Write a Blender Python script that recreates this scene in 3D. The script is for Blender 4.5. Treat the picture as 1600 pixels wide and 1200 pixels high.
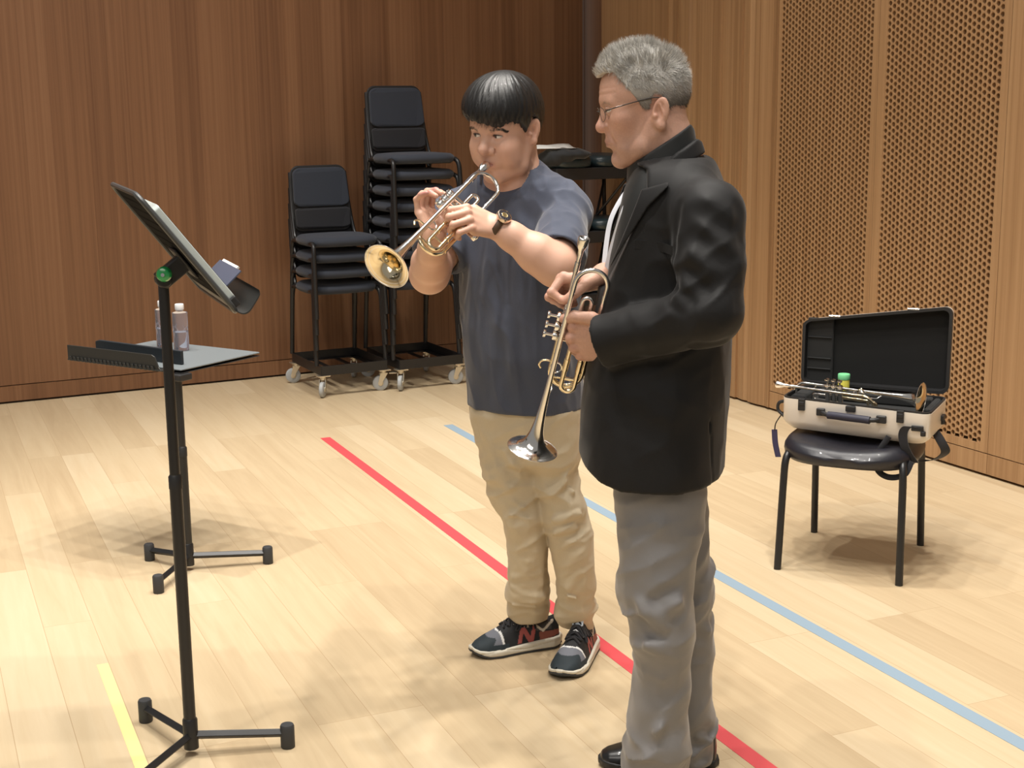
# Recital hall: two trumpet players at a music stand, chair stacks, open trumpet case.
import bpy, bmesh, math, random
import numpy as np
from mathutils import Vector, Matrix
random.seed(7); rng = np.random.default_rng(7)
S = bpy.context.scene
for o in list(bpy.data.objects): bpy.data.objects.remove(o)
COL = S.collection
f32 = np.float32

# ---------------------------------------------------------------- camera
CAM_H, FPX, PITCH, ROLL = 1.62, 2177.0, math.atan(.2), .0117
Fw = np.array([0, math.cos(PITCH), -math.sin(PITCH)])
R0 = np.array([1., 0, 0]); U0 = np.array([0, math.sin(PITCH), math.cos(PITCH)])
Rt = math.cos(ROLL)*R0 - math.sin(ROLL)*U0
Up = math.sin(ROLL)*R0 + math.cos(ROLL)*U0
CP = np.array([0, 0, CAM_H])
cd = bpy.data.cameras.new('camera'); cam = bpy.data.objects.new('camera', cd); COL.objects.link(cam)
cd.sensor_fit = 'HORIZONTAL'; cd.sensor_width = 36.0; cd.lens = 36.0*FPX/1600.0; cd.clip_start = .05
M = Matrix(((Rt[0], Up[0], -Fw[0], 0), (Rt[1], Up[1], -Fw[1], 0), (Rt[2], Up[2], -Fw[2], CAM_H), (0, 0, 0, 1)))
cam.matrix_world = M
S.camera = cam
def ray(x, y): return Fw*FPX + Rt*(x-800) - Up*(y-600)
def at(x, y, Y):
    d = ray(x, y); return CP + d*(Y/d[1])
def fl(x, y, z=0.0):
    d = ray(x, y); return CP + d*((z-CAM_H)/d[2])

# ---------------------------------------------------------------- light
S.view_settings.view_transform = 'Standard'; S.view_settings.look = 'None'
S.view_settings.exposure = 0.0; S.view_settings.gamma = 1.0; S.view_settings.use_curve_mapping = False
W = bpy.data.worlds.new('hall'); S.world = W; W.use_nodes = True
bg = W.node_tree.nodes['Background']; bg.inputs[0].default_value = (1.0, .96, .91, 1); bg.inputs[1].default_value = .25
def ceiling_spot(x, y, z, tx, ty, power, size=.09, col=(1, .95, .88), cone=60, blend=.5):
    ld = bpy.data.lights.new('ceiling_spot', 'SPOT'); ld.energy = power; ld.color = col
    ld.shadow_soft_size = size; ld.spot_size = math.radians(cone); ld.spot_blend = blend
    o = bpy.data.objects.new('ceiling_spot', ld); COL.objects.link(o); o.location = (x, y, z)
    o.rotation_euler = (Vector((tx, ty, 0))-Vector((x, y, z))).to_track_quat('-Z', 'Y').to_euler()
    return o
for (x, y, tx, ty, p_) in ((-1.8, 1.8, -1.2, 3.4, 380), (-.3, 1.7, -.1, 3.3, 430), (1.2, 1.9, .7, 3.4, 400), (-1.7, 3.6, -1.2, 4.0, 440), (.0, 3.5, .1, 3.8, 470), (1.4, 3.7, 1.0, 4.2, 440),
                           (-1.5, 5.6, -1.2, 5.6, 430), (.2, 5.5, .0, 5.6, 430), (1.3, 5.4, 1.0, 5.2, 440), (-2.8, 5.2, -2.3, 7.0, 800)):  # the last spot is an added wash to brighten the left wall
    ceiling_spot(x, y, 7.2, tx, ty, p_)
ld = bpy.data.lights.new('front_fill', 'AREA'); ld.shape = 'RECTANGLE'; ld.size = 7; ld.size_y = 3; ld.energy = 230; ld.color = (1, .94, .86)  # broad front fill added behind the camera, no fixture of the hall
o = bpy.data.objects.new('front_fill', ld); COL.objects.link(o); o.location = (-2.2, -3.2, 7.0)
o.rotation_euler = (Vector((.2, 6, 1.0))-Vector(o.location)).to_track_quat('-Z', 'Y').to_euler()

# ---------------------------------------------------------------- materials
def mat(name, col, rough=.5, metal=0.0, sheen=0.0, coat=0.0, bump=0.0, bscale=200.0, trans=0.0, ior=1.45, sss=0.0, tint=None, var=0.0, spec=None, aniso=None):
    m = bpy.data.materials.new(name); m.use_nodes = True
    nt = m.node_tree; b = nt.nodes['Principled BSDF']
    b.inputs['Base Color'].default_value = (*col, 1); b.inputs['Roughness'].default_value = rough
    b.inputs['Metallic'].default_value = metal
    if spec is not None: b.inputs['Specular IOR Level'].default_value = spec
    if sheen: b.inputs['Sheen Weight'].default_value = sheen; b.inputs['Sheen Roughness'].default_value = .4
    if coat: b.inputs['Coat Weight'].default_value = coat
    if trans: b.inputs['Transmission Weight'].default_value = trans; b.inputs['IOR'].default_value = ior
    if sss:
        b.inputs['Subsurface Weight'].default_value = sss; b.inputs['Subsurface Radius'].default_value = (1.0, .4, .22)
        b.inputs['Subsurface Scale'].default_value = .008
    src = None
    if tint:
        a = nt.nodes.new('ShaderNodeAttribute'); a.attribute_name = tint; src = a.outputs['Color']
    if var or bump:
        tc = nt.nodes.new('ShaderNodeTexCoord')
        n = nt.nodes.new('ShaderNodeTexNoise'); n.inputs['Scale'].default_value = bscale; n.inputs['Detail'].default_value = 4
        nt.links.new(tc.outputs['Object'], n.inputs['Vector'])
        if var:
            mr = nt.nodes.new('ShaderNodeMapRange'); mr.inputs[3].default_value = 1-var; mr.inputs[4].default_value = 1+var
            nt.links.new(n.outputs[0], mr.inputs[0])
            mx = nt.nodes.new('ShaderNodeVectorMath'); mx.operation = 'SCALE'
            if src is None: mx.inputs[0].default_value = col
            else: nt.links.new(src, mx.inputs[0])
            nt.links.new(mr.outputs[0], mx.inputs['Scale']); src = mx.outputs[0]
        if bump:
            bp = nt.nodes.new('ShaderNodeBump'); bp.inputs['Strength'].default_value = bump; bp.inputs['Distance'].default_value = .002
            nt.links.new(n.outputs[0], bp.inputs['Height']); nt.links.new(bp.outputs[0], b.inputs['Normal'])
    if src is not None: nt.links.new(src, b.inputs['Base Color'])
    return m

def wood_mat(name, c0, c1, c2, rough, vec_scale, tone='tone'):
    """vertical veneer: per-plank tone attribute plus stretched grain"""
    m = bpy.data.materials.new(name); m.use_nodes = True; nt = m.node_tree; b = nt.nodes['Principled BSDF']
    N = nt.nodes.new; L = nt.links.new
    tc = N('ShaderNodeTexCoord'); mp = N('ShaderNodeMapping'); mp.inputs['Scale'].default_value = vec_scale
    L(tc.outputs['Object'], mp.inputs['Vector'])
    at_ = N('ShaderNodeAttribute'); at_.attribute_name = tone
    off = N('ShaderNodeVectorMath'); off.operation = 'MULTIPLY_ADD'; off.inputs[1].default_value = (31, 17, 53)
    L(at_.outputs['Color'], off.inputs[0]); L(mp.outputs[0], off.inputs[2])
    n = N('ShaderNodeTexNoise'); n.inputs['Scale'].default_value = 1.0; n.inputs['Detail'].default_value = 6; n.inputs['Roughness'].default_value = .62
    L(off.outputs[0], n.inputs['Vector'])
    mixv = N('ShaderNodeMath'); mixv.operation = 'MULTIPLY_ADD'; mixv.inputs[1].default_value = .74
    sep = N('ShaderNodeSeparateColor'); L(at_.outputs['Color'], sep.inputs[0])
    sc = N('ShaderNodeMath'); sc.operation = 'MULTIPLY'; sc.inputs[1].default_value = .2; L(sep.outputs[0], sc.inputs[0])
    L(n.outputs[0], mixv.inputs[0]); L(sc.outputs[0], mixv.inputs[2])
    cr = N('ShaderNodeValToRGB'); e = cr.color_ramp.elements
    e[0].position = .25; e[0].color = (*c0, 1); e[1].position = .75; e[1].color = (*c2, 1)
    x = e.new(.5); x.color = (*c1, 1)
    L(mixv.outputs[0], cr.inputs[0]); L(cr.outputs[0], b.inputs['Base Color'])
    b.inputs['Roughness'].default_value = rough
    bp = N('ShaderNodeBump'); bp.inputs['Strength'].default_value = .12; bp.inputs['Distance'].default_value = .001
    L(n.outputs[0], bp.inputs['Height']); L(bp.outputs[0], b.inputs['Normal'])
    return m

def floor_mat():
    m = bpy.data.materials.new('oak_floor'); m.use_nodes = True; nt = m.node_tree; b = nt.nodes['Principled BSDF']
    N = nt.nodes.new; L = nt.links.new
    tc = N('ShaderNodeTexCoord'); mp = N('ShaderNodeMapping'); mp.inputs['Rotation'].default_value = (0, 0, -math.radians(113.5))
    L(tc.outputs['Object'], mp.inputs['Vector'])
    br = N('ShaderNodeTexBrick'); br.inputs['Scale'].default_value = 1; br.inputs['Brick Width'].default_value = 1.7; br.inputs['Row Height'].default_value = .15
    br.offset = .37; br.offset_frequency = 3; br.inputs['Mortar Size'].default_value = .0011; br.inputs['Mortar Smooth'].default_value = .5; br.inputs['Bias'].default_value = 0
    br.inputs['Color1'].default_value = (0, 0, 0, 1); br.inputs['Color2'].default_value = (1, 1, 1, 1); br.inputs['Mortar'].default_value = (.5, .5, .5, 1)
    L(mp.outputs[0], br.inputs['Vector'])
    add = N('ShaderNodeVectorMath'); add.operation = 'MULTIPLY_ADD'; add.inputs[1].default_value = (19, 7, 13); L(br.outputs['Color'], add.inputs[0]); L(mp.outputs[0], add.inputs[2])
    m2 = N('ShaderNodeMapping'); m2.inputs['Scale'].default_value = (1.6, 24, 1); L(add.outputs[0], m2.inputs['Vector'])
    n = N('ShaderNodeTexNoise'); n.inputs['Scale'].default_value = 1; n.inputs['Detail'].default_value = 7; n.inputs['Roughness'].default_value = .6; n.inputs['Distortion'].default_value = .6
    L(m2.outputs[0], n.inputs['Vector'])
    ma = N('ShaderNodeMath'); ma.operation = 'MULTIPLY_ADD'; ma.inputs[1].default_value = .64
    sep = N('ShaderNodeSeparateColor'); L(br.outputs['Color'], sep.inputs[0])
    s2 = N('ShaderNodeMath'); s2.operation = 'MULTIPLY'; s2.inputs[1].default_value = .36; L(sep.outputs[0], s2.inputs[0])
    L(n.outputs[0], ma.inputs[0]); L(s2.outputs[0], ma.inputs[2])
    cr = N('ShaderNodeValToRGB'); e = cr.color_ramp.elements
    e[0].position = .10; e[0].color = (.44, .325, .195, 1); e[1].position = .9; e[1].color = (.635, .525, .36, 1)
    x = e.new(.5); x.color = (.555, .435, .275, 1)
    L(ma.outputs[0], cr.inputs[0])
    mx = N('ShaderNodeMix'); mx.data_type = 'RGBA'; mx.inputs[7].default_value = (.30, .17, .08, 1)
    mf = N('ShaderNodeMath'); mf.operation = 'MULTIPLY'; mf.inputs[1].default_value = .55; L(br.outputs['Fac'], mf.inputs[0]); L(mf.outputs[0], mx.inputs[0])
    L(cr.outputs[0], mx.inputs[6]); L(mx.outputs[2], b.inputs['Base Color'])
    b.inputs['Roughness'].default_value = .42; b.inputs['Specular IOR Level'].default_value = .35
    bp = N('ShaderNodeBump'); bp.inputs['Strength'].default_value = .05; bp.inputs['Distance'].default_value = .001
    L(n.outputs[0], bp.inputs['Height']); L(bp.outputs[0], b.inputs['Normal'])
    return m

BLK = mat('black_metal', (.012, .012, .013), .38, spec=.5)
BLKP = mat('black_plastic', (.015, .015, .016), .5)
RUB = mat('dark_rubber', (.035, .037, .04), .6)
NAVY = mat('navy_fabric', (.026, .03, .047), .9, sheen=.5, bump=.4, bscale=900, var=.25)
CHROME = mat('chrome', (.75, .75, .74), .18, 1)
ZINC = mat('zinc_plate', (.72, .66, .54), .35, .9)
GREYW = mat('grey_wheel', (.42, .44, .45), .5)
SILVER = mat('silver_plate', (.88, .86, .82), .13, 1)
GOLD = mat('gold_brass', (.90, .78, .55), .14, 1)
GREEN = mat('green_knob', (.02, .33, .09), .2, coat=.5)
WHITE = mat('white_plastic', (.82, .82, .82), .4)
PAPER = mat('paper', (.80, .80, .76), .8)

# ---------------------------------------------------------------- mesh helpers
def new_mesh(name, V, Fq, smooth=True):
    """V (n,3); Fq list of faces or (m,4) array"""
    me = bpy.data.meshes.new(name)
    V = np.asarray(V, dtype=f32)
    if isinstance(Fq, np.ndarray):
        m, k = Fq.shape
        me.vertices.add(len(V)); me.vertices.foreach_set('co', V.ravel())
        me.loops.add(m*k); me.loops.foreach_set('vertex_index', Fq.ravel().astype(np.int32))
        me.polygons.add(m); me.polygons.foreach_set('loop_start', np.arange(0, m*k, k, dtype=np.int32))
        me.update(calc_edges=True); me.validate()
    else:
        me.from_pydata([tuple(map(float, v)) for v in V], [], Fq)
    if smooth: me.polygons.foreach_set('use_smooth', np.ones(len(me.polygons), dtype=bool))
    me.update()
    return me
def link(name, me, m=None, parent=None):
    o = bpy.data.objects.new(name, me); COL.objects.link(o)
    if m is not None:
        for x in (m if isinstance(m, (list, tuple)) else [m]): me.materials.append(x)
    if parent is not None:
        o.parent = parent; o.matrix_parent_inverse = parent.matrix_basis.inverted() if parent.parent is None else Matrix.Identity(4)
    return o
def thing(name, label, cat, loc=(0, 0, 0), group=None, rotz=0.0):
    o = bpy.data.objects.new(name, None); COL.objects.link(o); o.empty_display_size = .1
    o.location = [float(v) for v in loc]; o.rotation_euler = (0, 0, rotz)
    o.matrix_basis = Matrix.Translation(o.location) @ Matrix.Rotation(rotz, 4, 'Z')
    tag(o, label, cat, group); return o
def tag(o, label=None, cat=None, group=None, kind=None):
    if label: o['label'] = label
    if cat: o['category'] = cat
    if group: o['group'] = group
    if kind: o['kind'] = kind
    return o
def structure(name, me, m, parent=None):
    o = link(name, me, m, parent)
    o['kind'] = 'structure'
    return o
def dup(root, mw, label, group=None):
    """copy a thing with its parts and sub-parts to a new basis matrix"""
    r = root.copy(); COL.objects.link(r); r.matrix_basis = mw; r['label'] = label
    if group: r['group'] = group
    for ch in root.children:
        c = ch.copy(); COL.objects.link(c); c.parent = r
        for g in ch.children:
            d = g.copy(); COL.objects.link(d); d.parent = c
    return r
def frame(x, z):
    """rotation matrix (numpy, columns x,y,z) from x axis and approximate z"""
    x = np.array(x, float); x /= np.linalg.norm(x); z = np.array(z, float); z = z-x*(z@x); z /= np.linalg.norm(z)
    return np.stack([x, np.cross(z, x), z], 1)
def mat4(Rm, t):
    return Matrix([[*map(float, Rm[i]), float(t[i])] for i in range(3)]+[[0, 0, 0, 1]])
def spl(pts, n=8):
    """Catmull-Rom resample of points (any width)"""
    P = np.asarray(pts, float)
    if len(P) < 3: return P
    Q = np.vstack([2*P[0]-P[1], P, 2*P[-1]-P[-2]]); out = []
    for i in range(1, len(Q)-2):
        t = np.linspace(0, 1, n, endpoint=False)[:, None]
        a, b, c, d = Q[i-1], Q[i], Q[i+1], Q[i+2]
        out.append(.5*((2*b)+(-a+c)*t+(2*a-5*b+4*c-d)*t**2+(-a+3*b-3*c+d)*t**3))
    out.append(P[-1:]); return np.vstack(out)

class MB:
    """collects shapes into one mesh"""
    def __init__(s): s.v = []; s.f = []; s.mi = []; s.cur = 0
    def add(s, V, F):
        k = len(s.v); s.v += [tuple(map(float, p)) for p in V]; s.f += [tuple(i+k for i in f) for f in F]; s.mi += [s.cur]*len(F)
    def box(s, c, d, R=None):
        c = np.array(c, float); h = np.array(d, float)/2
        P = np.array([[x, y, z] for x in (-1, 1) for y in (-1, 1) for z in (-1, 1)])*h
        if R is not None: P = P@np.array(R).T
        s.add(P+c, [(0, 1, 3, 2), (4, 6, 7, 5), (0, 4, 5, 1), (2, 3, 7, 6), (0, 2, 6, 4), (1, 5, 7, 3)]); return s
    def tube(s, pts, r, seg=12, cap=True, closed=False, flat=None, ref=None):
        P = np.asarray(pts, float); n = len(P)
        r = np.full(n, r, float) if np.isscalar(r) else np.asarray(r, float)
        T = np.roll(P, -1, 0)-np.roll(P, 1, 0) if closed else np.gradient(P, axis=0)
        T /= np.linalg.norm(T, axis=1)[:, None]+1e-12
        u = np.array(ref, float) if ref is not None else (np.array([0, 0, 1.]) if abs(T[0][2]) < .9 else np.array([1., 0, 0]))
        V = []; a = np.linspace(0, 2*np.pi, seg, endpoint=False)
        for i in range(n):
            u = u-T[i]*(u@T[i]); u /= np.linalg.norm(u); w = np.cross(T[i], u)
            k = 1 if flat is None else flat
            V += list(P[i]+r[i]*(np.cos(a)[:, None]*u*k+np.sin(a)[:, None]*w))
        F = []
        for i in range(n if closed else n-1):
            j = (i+1) % n
            for q in range(seg): F.append((i*seg+q, i*seg+(q+1) % seg, j*seg+(q+1) % seg, j*seg+q))
        if cap and not closed:
            F.append(tuple(range(seg-1, -1, -1))); F.append(tuple((n-1)*seg+q for q in range(seg)))
        s.add(V, F); return s
    def lathe(s, prof, c, axis=(0, 0, 1), seg=24, cap=True):
        """prof: list of (r, h) along axis"""
        R = frame(axis, (1, 0, 0) if abs(axis[0]) < .9 else (0, 1, 0)); c = np.array(c, float)
        a = np.linspace(0, 2*np.pi, seg, endpoint=False); V = []; F = []
        for r, h in prof: V += list(c+R[:, 0]*h+r*(np.cos(a)[:, None]*R[:, 1]+np.sin(a)[:, None]*R[:, 2]))
        n = len(prof)
        for i in range(n-1):
            for q in range(seg): F.append((i*seg+q, i*seg+(q+1) % seg, (i+1)*seg+(q+1) % seg, (i+1)*seg+q))
        if cap: F.append(tuple(range(seg-1, -1, -1))); F.append(tuple((n-1)*seg+q for q in range(seg)))
        s.add(V, F); return s
    def prism(s, poly, depth, R=None, t=(0, 0, 0)):
        """polygon in local xy, extruded along local z"""
        n = len(poly); P = np.array([[x, y, 0] for x, y in poly]+[[x, y, depth] for x, y in poly], float)
        if R is not None: P = P@np.array(R).T
        s.add(P+np.array(t), [tuple(range(n-1, -1, -1)), tuple(range(n, 2*n))]+[(i, (i+1) % n, n+(i+1) % n, n+i) for i in range(n)]); return s
    def strip(s, pts, wdir, w, th, ndir):
        """ribbon with thickness along pts"""
        P = np.asarray(pts, float); n = len(P); V = []
        W_ = np.broadcast_to(np.asarray(wdir, float), P.shape); Nn = np.broadcast_to(np.asarray(ndir, float), P.shape)
        for i in range(n):
            for a, b in ((-1, -1), (1, -1), (1, 1), (-1, 1)): V.append(P[i]+W_[i]*a*w/2+Nn[i]*b*th/2)
        F = [(0, 3, 2, 1), tuple(4*(n-1)+q for q in range(4))]
        for i in range(n-1):
            for q in range(4): F.append((4*i+q, 4*i+(q+1) % 4, 4*i+4+(q+1) % 4, 4*i+4+q))
        s.add(V, F); return s
    def mesh(s, name, smooth=False):
        me = bpy.data.meshes.new(name); me.from_pydata(s.v, [], s.f)
        bm = bmesh.new(); bm.from_mesh(me); bmesh.ops.recalc_face_normals(bm, faces=bm.faces); bm.to_mesh(me); bm.free()
        if any(s.mi): me.polygons.foreach_set('material_index', np.array(s.mi, dtype=np.int32))
        if smooth: me.polygons.foreach_set('use_smooth', np.ones(len(me.polygons), dtype=bool))
        return me
    def obj(s, name, m, parent=None, smooth=False, bevel=0, seg=2, ang=35):
        o = link(name, s.mesh(name, smooth), m, parent)
        if bevel:
            b = o.modifiers.new('bevel', 'BEVEL'); b.width = bevel; b.segments = seg; b.limit_method = 'ANGLE'; b.angle_limit = math.radians(ang)
        if smooth:
            try: o.data.set_sharp_from_angle(angle=math.radians(ang))
            except Exception: pass
        return o
def rrect(w, h, r, n=6):
    out = []
    for cx, cy, a0 in ((w/2-r, h/2-r, 0), (-w/2+r, h/2-r, 90), (-w/2+r, -h/2+r, 180), (w/2-r, -h/2+r, 270)):
        for i in range(n+1):
            a = math.radians(a0+90*i/n); out.append((cx+r*math.cos(a), cy+r*math.sin(a)))
    return out

# ---------------------------------------------------------------- implicit-surface helpers
def sm(a, b, k):
    h = np.clip(.5+.5*(b-a)/k, 0, 1); return b+(a-b)*h-k*h*(1-h)
def smx(a, b, k): return -sm(-a, -b, k)
def A3(v): return np.asarray(v, dtype=f32)
def cap(P, a, b, ra, rb):
    a = A3(a); ab = A3(b)-a; t = np.clip(((P-a)@ab)/f32(ab@ab+1e-12), 0, 1)
    d = P-a-t[:, None]*ab
    return np.sqrt(np.einsum('ij,ij->i', d, d))-(ra+(rb-ra)*t)
def ball(P, c, r):
    d = P-A3(c); return np.sqrt(np.einsum('ij,ij->i', d, d))-f32(r)
def ell(P, c, r, R=None):
    q = P-A3(c)
    if R is not None: q = q@np.asarray(R, f32)
    r = A3(r); a = q/r; b = a/r
    k0 = np.sqrt(np.einsum('ij,ij->i', a, a)); k1 = np.sqrt(np.einsum('ij,ij->i', b, b))+f32(1e-6)
    return k0*(k0-1)/k1
def rbox(P, c, h, r, R=None):
    q = P-A3(c)
    if R is not None: q = q@np.asarray(R, f32)
    q = np.abs(q)-(A3(h)-r)
    return np.sqrt((np.maximum(q, 0)**2).sum(1))+np.minimum(q.max(1), 0)-f32(r)
def chain(P, pts, rr, k=0.0):
    d = None
    for i in range(len(pts)-1):
        e = cap(P, pts[i], pts[i+1], rr[i], rr[i+1]); d = e if d is None else (np.minimum(d, e) if k == 0 else sm(d, e, k))
    return d
class Loft:
    """stack of elliptic sections; rows (z, cx, cy, rx, ry), axes turned by ang about z"""
    def __init__(s, rows, ang=0.0, n=2.3, k=.02):
        r = np.array(sorted(rows), float); s.r = spl(r, 8); s.r[:, 0] = np.maximum.accumulate(s.r[:, 0]); s.c, s.s = math.cos(ang), math.sin(ang); s.n = n; s.k = k
    def __call__(s, P, grow=0.0, ends=True):
        z = P[:, 2]; r = s.r
        g = [np.interp(z, r[:, 0], r[:, i]).astype(f32) for i in (1, 2, 3, 4)]
        x = P[:, 0]-g[0]; y = P[:, 1]-g[1]; u = x*f32(s.c)+y*f32(s.s); v = -x*f32(s.s)+y*f32(s.c)
        A = g[2]+f32(grow); B = g[3]+f32(grow)
        q = (np.abs(u/A)**s.n+np.abs(v/B)**s.n)**f32(1/s.n)
        d = (q-1)*np.minimum(A, B)
        if ends: d = smx(smx(d, z-f32(r[-1, 0]), s.k), f32(r[0, 0])-z, s.k)
        return d
def poly2(U, V, pts):
    """signed distance to a polygon in a plane"""
    pts = np.asarray(pts, f32); n = len(pts); d = np.full(U.shape, 1e9, f32); sg = np.ones(U.shape, f32)
    for i in range(n):
        a = pts[i]; b = pts[i-1]; ex, ey = b[0]-a[0], b[1]-a[1]; wx = U-a[0]; wy = V-a[1]
        t = np.clip((wx*ex+wy*ey)/(ex*ex+ey*ey+1e-12), 0, 1); bx = wx-ex*t; by = wy-ey*t
        d = np.minimum(d, bx*bx+by*by)
        c1 = V >= a[1]; c2 = V < b[1]; c3 = ex*wy > ey*wx
        fl_ = (c1 & c2 & c3) | (~c1 & ~c2 & ~c3); sg = np.where(fl_, -sg, sg)
    return sg*np.sqrt(d)
def mesh_sdf(f, lo, hi, vox, B=6, thr=1.5, smooth=1):
    lo = A3(lo); hi = A3(hi); nb = np.ceil((hi-lo)/(vox*B)).astype(int)
    bi = np.stack(np.meshgrid(*[np.arange(k) for k in nb], indexing='ij'), -1).reshape(-1, 3)
    d = np.concatenate([f((lo+(c+.5)*(B*vox)).astype(f32)) for c in np.array_split(bi, max(1, len(bi)//200000))])
    bi = bi[np.abs(d) < B*vox*thr]
    g = np.arange(B+1); loc = np.stack(np.meshgrid(g, g, g, indexing='ij'), -1).reshape(-1, 3)
    vals = []
    for c in np.array_split(bi, max(1, len(bi)*len(loc)//300000)):
        p = (lo+(c[:, None, :]*B+loc[None]).reshape(-1, 3)*vox).astype(f32); vals.append(f(p))
    V = np.concatenate(vals).reshape(-1, B+1, B+1, B+1).astype(f32); s = V < 0
    cnt = sum(s[:, a:a+B, b:b+B, c:c+B].astype(np.int8) for a in (0, 1) for b in (0, 1) for c in (0, 1))
    act = (cnt > 0) & (cnt < 8)
    acc = np.zeros(act.shape+(3,), f32); ne = np.zeros(act.shape, f32)
    for ax in range(3):
        o1, o2 = [k for k in range(3) if k != ax]
        for p in (0, 1):
            for q in (0, 1):
                st = [0, 0, 0]; st[o1] = p; st[o2] = q; en = list(st); en[ax] = 1
                a = V[:, st[0]:st[0]+B, st[1]:st[1]+B, st[2]:st[2]+B]; b = V[:, en[0]:en[0]+B, en[1]:en[1]+B, en[2]:en[2]+B]
                cr = (a < 0) != (b < 0); t = np.where(cr, a/np.where(cr, a-b, 1), 0)
                acc[..., ax] += t; acc[..., o1] += cr*p; acc[..., o2] += cr*q; ne += cr
    ib, ii, jj, kk = np.nonzero(act)
    cell = bi[ib]*B+np.stack([ii, jj, kk], 1)
    pos = lo+(cell+acc[ib, ii, jj, kk]/ne[ib, ii, jj, kk][:, None])*vox
    D = nb*B+2
    def key(c): return ((c[:, 0]+1)*D[1]+(c[:, 1]+1)).astype(np.int64)*D[2]+(c[:, 2]+1)
    K = key(cell); od = np.argsort(K); Ks = K[od]
    def find(c):
        k = key(c); i = np.clip(np.searchsorted(Ks, k), 0, len(Ks)-1); return np.where(Ks[i] == k, od[i], -1)
    quads = []
    for ax in range(3):
        o1, o2 = (ax+1) % 3, (ax+2) % 3; en = [0, 0, 0]; en[ax] = 1
        a = s[:, :B, :B, :B]; b = s[:, en[0]:en[0]+B, en[1]:en[1]+B, en[2]:en[2]+B]
        eb, ei, ej, ek = np.nonzero(a != b); c = bi[eb]*B+np.stack([ei, ej, ek], 1)
        e1 = np.zeros(3, int); e1[o1] = 1; e2 = np.zeros(3, int); e2[o2] = 1
        q = np.stack([find(c), find(c-e1), find(c-e1-e2), find(c-e2)], 1)
        fl_ = ~a[eb, ei, ej, ek]; q[fl_] = q[fl_][:, ::-1]
        quads.append(q[(q >= 0).all(1)])
    Q = np.concatenate(quads)
    for _ in range(smooth):
        sm_ = np.zeros_like(pos); w = np.zeros(len(pos), f32)
        for i in range(4):
            j = Q[:, (i+1) % 4]; k = Q[:, (i-1) % 4]
            for q in (j, k):
                for ax in range(3): sm_[:, ax] += np.bincount(Q[:, i], weights=pos[q, ax], minlength=len(pos))
            w += 2*np.bincount(Q[:, i], minlength=len(pos))
        pos = .5*pos+.5*sm_/np.maximum(w, 1)[:, None]
    return pos.astype(f32), Q
def largest(pos, Q):
    lab = np.arange(len(pos))
    for _ in range(400):
        m = lab[Q].min(1); new = lab.copy()
        for i in range(4): np.minimum.at(new, Q[:, i], m)
        new = new[new]; new = new[new]
        if (new == lab).all(): break
        lab = new
    u, c = np.unique(lab, return_counts=True); keep = lab == u[c.argmax()]
    idx = np.cumsum(keep)-1; Q = Q[keep[Q[:, 0]]]; return pos[keep], idx[Q]
def sdf_obj(name, f, lo, hi, vox, m, parent, smooth=1, tint=None, one=False):
    pos, Q = mesh_sdf(f, lo, hi, vox, smooth=smooth)
    if one: pos, Q = largest(pos, Q)
    me = new_mesh(name, pos, Q)
    if tint is not None:
        a = me.attributes.new('tint', 'FLOAT_COLOR', 'POINT'); c = np.ones((len(me.vertices), 4), f32); c[:, :3] = tint(pos); a.data.foreach_set('color', c.ravel())
    return link(name, me, m, parent)
_pt = np.random.default_rng(3).permutation(256); _pv = np.random.default_rng(4).random(256).astype(f32)
def vnoise(P):
    """smooth value noise in 0..1"""
    i = np.floor(P).astype(np.int64); f = P-i; f = (f*f*(3-2*f)).astype(f32); o = 0
    for a in (0, 1):
        for b in (0, 1):
            for c in (0, 1):
                h = _pv[_pt[(_pt[(_pt[(i[:, 0]+a) & 255]+i[:, 1]+b) & 255]+i[:, 2]+c) & 255]]
                o = o+h*np.abs(1-a-f[:, 0])*np.abs(1-b-f[:, 1])*np.abs(1-c-f[:, 2])
    return o
def ridge(P, fr, off=0.0, warp=.6):
    q = P*A3(fr)+f32(off); q = q+f32(warp)*np.stack([vnoise(q*.6+7), vnoise(q*.6+19), vnoise(q*.6+31)], 1)
    return (1-np.abs(2*vnoise(q)-1))**2
def crease(P, items):
    """sharp-crested folds: (a, b, width, height)"""
    s = np.zeros(len(P), f32)
    for a, b, w, h in items:
        a_ = A3(a); ab = A3(b)-a_; t = ((P-a_)@ab)/f32(ab@ab); tc = np.clip(t, 0, 1); v = P-a_-tc[:, None]*ab
        d = np.sqrt(np.einsum('ij,ij->i', v, v))/f32(w); fade = np.clip(1.15-np.abs(2*t-1)**3, 0, 1)
        s += f32(h*1.5)*fade*(np.exp(-d*d*.8-d*.5)-.28*np.exp(-((d-1.9)/.8)**2))
    return s
def folds(P, items):
    """sum of soft ridges: (a, b, width, height)"""
    s = np.zeros(len(P), f32)
    for a, b, w, h in items:
        d = cap(P, a, b, 0, 0); s += f32(h)*np.exp(-(d/f32(w))**2)
    return s
# ================================================================ the hall
FLOOR_M = floor_mat()
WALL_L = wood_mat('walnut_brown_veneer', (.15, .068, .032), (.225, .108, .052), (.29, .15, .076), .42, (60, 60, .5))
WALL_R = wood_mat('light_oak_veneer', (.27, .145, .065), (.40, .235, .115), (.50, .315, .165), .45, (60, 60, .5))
DARKW = mat('dark_gap', (.03, .016, .009), .8)
me = new_mesh('floor', [(-6, -3, 0), (4, -3, 0), (4, 11, 0), (-6, 11, 0)], [(0, 1, 2, 3)], False)
structure('floor', me, FLOOR_M)

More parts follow.
